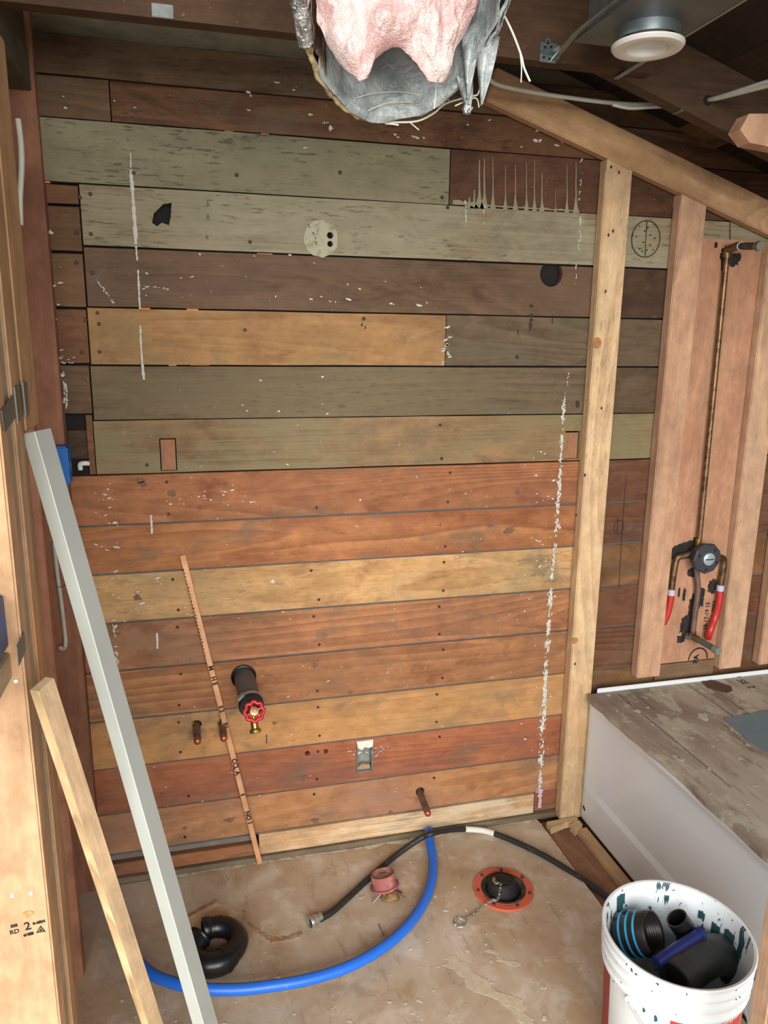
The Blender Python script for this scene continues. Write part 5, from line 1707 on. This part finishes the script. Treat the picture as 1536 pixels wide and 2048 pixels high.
# ------------------------------------------------------------------ paint bucket
BC = Vector((.967, -.925, 0))
BH = .372
bk_ = empty('paint_bucket', BC, 'white plastic paint bucket with dried teal paint and red label holding black pipe fittings', 'bucket')
q = NT('bucket_plastic')
a1 = q.noise(q.mapping((1, 1, .35), (3, 3, 3)), 26, 5, .68, .5)
a2 = q.noise(q.mapping((1, 1, 1), (8, 1, 3)), 16, 5, .65)
c = q.mix(q.math('MULTIPLY', q.ramp(a2, .58, .72), .45), lin((226, 230, 230)), lin((196, 176, 146)))
M_BUCKET = q.done(c, .32, 0, .5)
q = NT('bucket_inside')
a1 = q.noise(q.mapping((1, 1, .30), (3, 3, 3)), 24, 5, .66, .5)
a3 = q.noise(q.mapping((1, 1, 1), (1, 6, 2)), 60, 3, .6)
c = q.mix(q.ramp(a1, .575, .60), lin((228, 234, 236)), lin((46, 76, 86)))
c = q.mix(q.math('MULTIPLY', q.ramp(a3, .66, .68), .9), c, lin((52, 84, 92)))
M_BIN = q.done(c, .35, 0, .5)
outer = [(0, .003), (.128, .003), (.132, .008), (.1435, BH - .090), (.1505, BH - .088), (.1520, BH - .081), (.1480, BH - .076), (.1480, BH - .062), (.1530, BH - .060), (.1540, BH - .053), (.1490, BH - .049), (.1495, BH - .036), (.1540, BH - .034), (.1550, BH - .027), (.1510, BH - .023), (.1515, BH - .012), (.1560, BH - .009), (.1572, BH - .003), (.1550, BH), (.1500, BH - .001)]
MB().lathe(outer, Matrix.Translation(BC), 56).build('bucket_wall', M_BUCKET, bk_, smooth=True)
MB().lathe([(.1500, BH - .001), (.1470, BH - .006), (.1390, BH - .12), (.126, .02), (0, .02)], Matrix.Translation(BC), 56).build('bucket_inside', M_BIN, bk_, smooth=True)
# teal drips on the rim and outside
mb = MB()
for k in range(60):
    a = RND.uniform(0, 2 * PI)
    zz = RND.choice((BH - .018, BH - .042, BH - .069, BH - .1)) + RND.uniform(-.006, .006)
    rr_ = .1508 if zz > BH - .027 else (.1496 if zz > BH - .052 else (.1482 if zz > BH - .079 else .1428))
    Mx = axisM(BC + Vector((rr_ * math.cos(a), rr_ * math.sin(a), zz)), (math.cos(a), math.sin(a), 0), (0, 0, 1))
    blot(mb, 0, 0, RND.choice((.001, .0016, .0022, .0035)), Mx, 7, RND.uniform(.8, 2.2), .5, h=.0009)
mb.build('paint_spatter', plain('teal_paint', (44, 84, 94), .5, var=.2), bk_, kind='stuff')
mb = MB()
for a, rz, wd0, hh in ((1.95, 0.0, .030, .085), (2.45, .0, .010, .05), (2.75, .02, .008, .06), (1.1, .02, .010, .035), (.55, .03, .014, .050), (.30, .04, .022, .075), (.05, .03, .030, .09), (1.35, .05, .006, .02), (3.0, .03, .012, .07)):
    n = 9
    lo_, hi_ = [], []
    for k in range(n + 1):
        t = k / n
        aa = a + (t - .5) * wd0 / .145 * (1 + RND.uniform(-.1, .1))
        zt = BH - .008 - rz - RND.uniform(0, .006)
        zb = zt - hh * (.35 + .65 * abs(noise.noise(Vector((aa * 30, 1, 1)))) * 2) * (1 - .5 * abs(t - .5))
        for zz, lst in ((zb, lo_), (zt, hi_)):
            rr_ = .1470 - (BH - zz) * .0702 - .0012
            lst.append(BC + Vector((rr_ * math.cos(aa), rr_ * math.sin(aa), zz)))
    mb.add(lo_ + hi_, [(k, k + 1, n + 2 + k, n + 1 + k) for k in range(n)])
mb.build('teal_drips', MATS['teal_paint'], bk_, kind='stuff')
# label band, in two printed patches
def band(a0, a1, z0_, z1_, mat, nm, dr=.0006, n=24):
    vs, fs = [], []
    for k in range(n + 1):
        a = math.radians(a0 + (a1 - a0) * k / n)
        for zz in (z0_, z1_):
            rr_ = .132 + (zz - .008) / (BH - .098) * .0115 + dr
            vs.append(BC + Vector((rr_ * math.cos(a), rr_ * math.sin(a), zz)))
    for k in range(n):
        fs.append((2 * k, 2 * k + 2, 2 * k + 3, 2 * k + 1))
    return MB().add(vs, fs).build(nm, mat, bk_, smooth='all')
M_LAB = plain('red_label', (196, 58, 44), .5, col2=(214, 200, 190), vscale=50, lo=.66, hi=.69)
lab_ = band(-127, -58, .06, .2795, M_LAB, 'red_label')
band(-215, -187, .06, .2775, plain('dark_red_label', (150, 44, 46), .5), 'red_label')
band(-58, -40, .06, .2790, plain('pale_red_label', (190, 104, 104), .5), 'red_label')
mb = MB()
for i, ch in enumerate('INTERIOR FLAT'):
    a = math.radians(-84 + i * 2.6)
    rr_ = .132 + (.270 - .008) / (BH - .098) * .0115 + .0010
    if ch != ' ':
        pz = BC + Vector((rr_ * math.cos(a), rr_ * math.sin(a), .2705))
        nrm = Vector((math.cos(a), math.sin(a), .04)).normalized()
        tx = Vector((-math.sin(a), math.cos(a), 0))
        text_mb(ch, .0085, axisM(pz, nrm, tx), .0002, mb, bold=.0002)
mb.build('label_lettering', plain('label_white', (232, 214, 206), .5), lab_)
# bail handle
mb = MB()
a0 = math.radians(-158)
ear = BC + Vector((.1535 * math.cos(a0), .1535 * math.sin(a0), BH - .094))
ear2 = BC + Vector((.1535 * math.cos(a0 + PI), .1535 * math.sin(a0 + PI), BH - .094))
hp_ = []
fwd = Vector((math.cos(a0 + PI / 2), math.sin(a0 + PI / 2), 0))
for k in range(33):
    t = PI * k / 32
    c_ = (ear + ear2) / 2 + (ear - ear2) / 2 * math.cos(t) * 1.02
    hp_.append(c_ + fwd * .172 * math.sin(t) + Vector((0, 0, -.155 * math.sin(t))))
MB().tube(hp_, .0022, 8).build('wire_handle', M_GALV, bk_, smooth=True)
mb = MB()
for e_ in (ear, ear2):
    d_ = (e_ - BC)
    d_.z = 0
    MB().lathe([(0, .006), (.012, .005), (.015, 0), (.015, -.008)], axisM(e_ - d_.normalized() * .004, d_), 16).build('handle_ear', M_BUCKET, bk_, smooth=True)

# fittings in the bucket
m0 = g(1308, 1866, .325)
thc = empty('threaded_coupling', m0, 'black ribbed coupling with light blue bands lying in the paint bucket', 'pipe fitting')
ax_ = Vector((.50, -.60, .45)).normalized()
cM = axisM(m0 - ax_ * .075, ax_)
prof = [(.046, 0), (.048, .004), (.048, .070), (.046, .075), (.0425, .075)]
for k in range(6):
    prof += [(.0425, .070 - k * .006), (.0405, .067 - k * .006)]
prof += [(.040, 0)]
MB().lathe(prof, cM, 36, True).build('coupling_body', plain('shiny_black', (40, 38, 38), .35, .2, var=.2), thc, smooth=True)
for k in range(3):
    MB().lathe([(.0481, .012 + k * .018), (.0490, .012 + k * .018), (.0490, .017 + k * .018), (.0481, .017 + k * .018)], cM, 36, True).build('blue_band', plain('light_blue_band', (56, 160, 206), .45), thc, smooth=True)
MB().lathe([(0, .022), (.040, .022)], cM, 24).build('dark_bore', M_BLACK, thc)

m1 = g(1353, 1836, .345)
ps = empty('pipe_tee', m1, 'black pipe tee standing up in the middle of the paint bucket', 'pipe fitting')
ax1 = (m1 - g(1392, 1893, .275)).normalized()
pM = axisM(m1 - ax1 * .11, ax1)
MB().lathe([(.0245, 0), (.0245, .11), (.0205, .11), (.0205, 0)], pM, 28, True).build('pipe_end', M_ABS, ps, smooth=True)
MB().lathe([(0, .02), (.0206, .02)], pM, 20).build('dark_bore', M_BLACK, ps)
tM_ = m1 - ax1 * .095
d2 = Vector((.55, .25, .05)).normalized()
MB().tube([tM_ - d2 * .035, tM_ + d2 * .025], .0285, 22).build('tee_body', M_ABS, ps, smooth=True)

a_, b_ = g(1401, 1866, .330), g(1312, 1924, .318)
nv = empty('navy_strip', b_, 'navy blue glossy pipe piece lying across the paint bucket', 'pipe')
MB().tube([a_, b_], .0125, 16).build('tube', plain('navy_plastic', (36, 46, 104), .3), nv, smooth=True)
MB().tube([a_ + (b_ - a_) * .0, a_ + (b_ - a_) * .06], .0165, 16).build('collar', plain('navy_plastic', (36, 46, 104), .3), nv, smooth=True)

e0 = g(1372, 1938, .300)
eb = empty('grey_elbow', e0, 'large charcoal pipe elbow filling the front of the paint bucket', 'pipe fitting')
E_ = spline([g(1360, 1952, .285), g(1395, 1925, .290), g(1430, 1908, .285), g(1458, 1915, .262), g(1475, 1945, .22)], 10)
MB().tube(E_, .041, 26).build('elbow', plain('charcoal_plastic', (54, 56, 58), .5, var=.15, vscale=15), eb, smooth=True)
d_ = (E_[0] - E_[1]).normalized()
MB().lathe([(.036, .018), (.044, .018), (.045, .014), (.045, -.012), (.041, -.014), (.036, -.010)], axisM(E_[0], d_), 28, True).build('hub', plain('charcoal_plastic', (54, 56, 58), .5), eb, smooth=True)
MB().lathe([(0, .004), (.037, .004)], axisM(E_[0], d_), 24).build('dark_bore', M_BLACK, eb)
m2 = BC + Vector((-.035, .01, .15))
lf = empty('lower_fitting', m2, 'dark fitting low in the paint bucket beneath the others', 'pipe fitting')
MB().tube([BC + Vector((-.085, -.03, .150)), BC + Vector((.06, .045, .165))], .034, 22).build('body', M_ABS, lf, smooth=True)
MB().lathe([(.033, 0), (.040, 0), (.040, .03), (.033, .03)], axisM(BC + Vector((.045, .037, .163)), (.15, .075, .02)), 24, True).build('hub', M_ABS, lf, smooth=True)
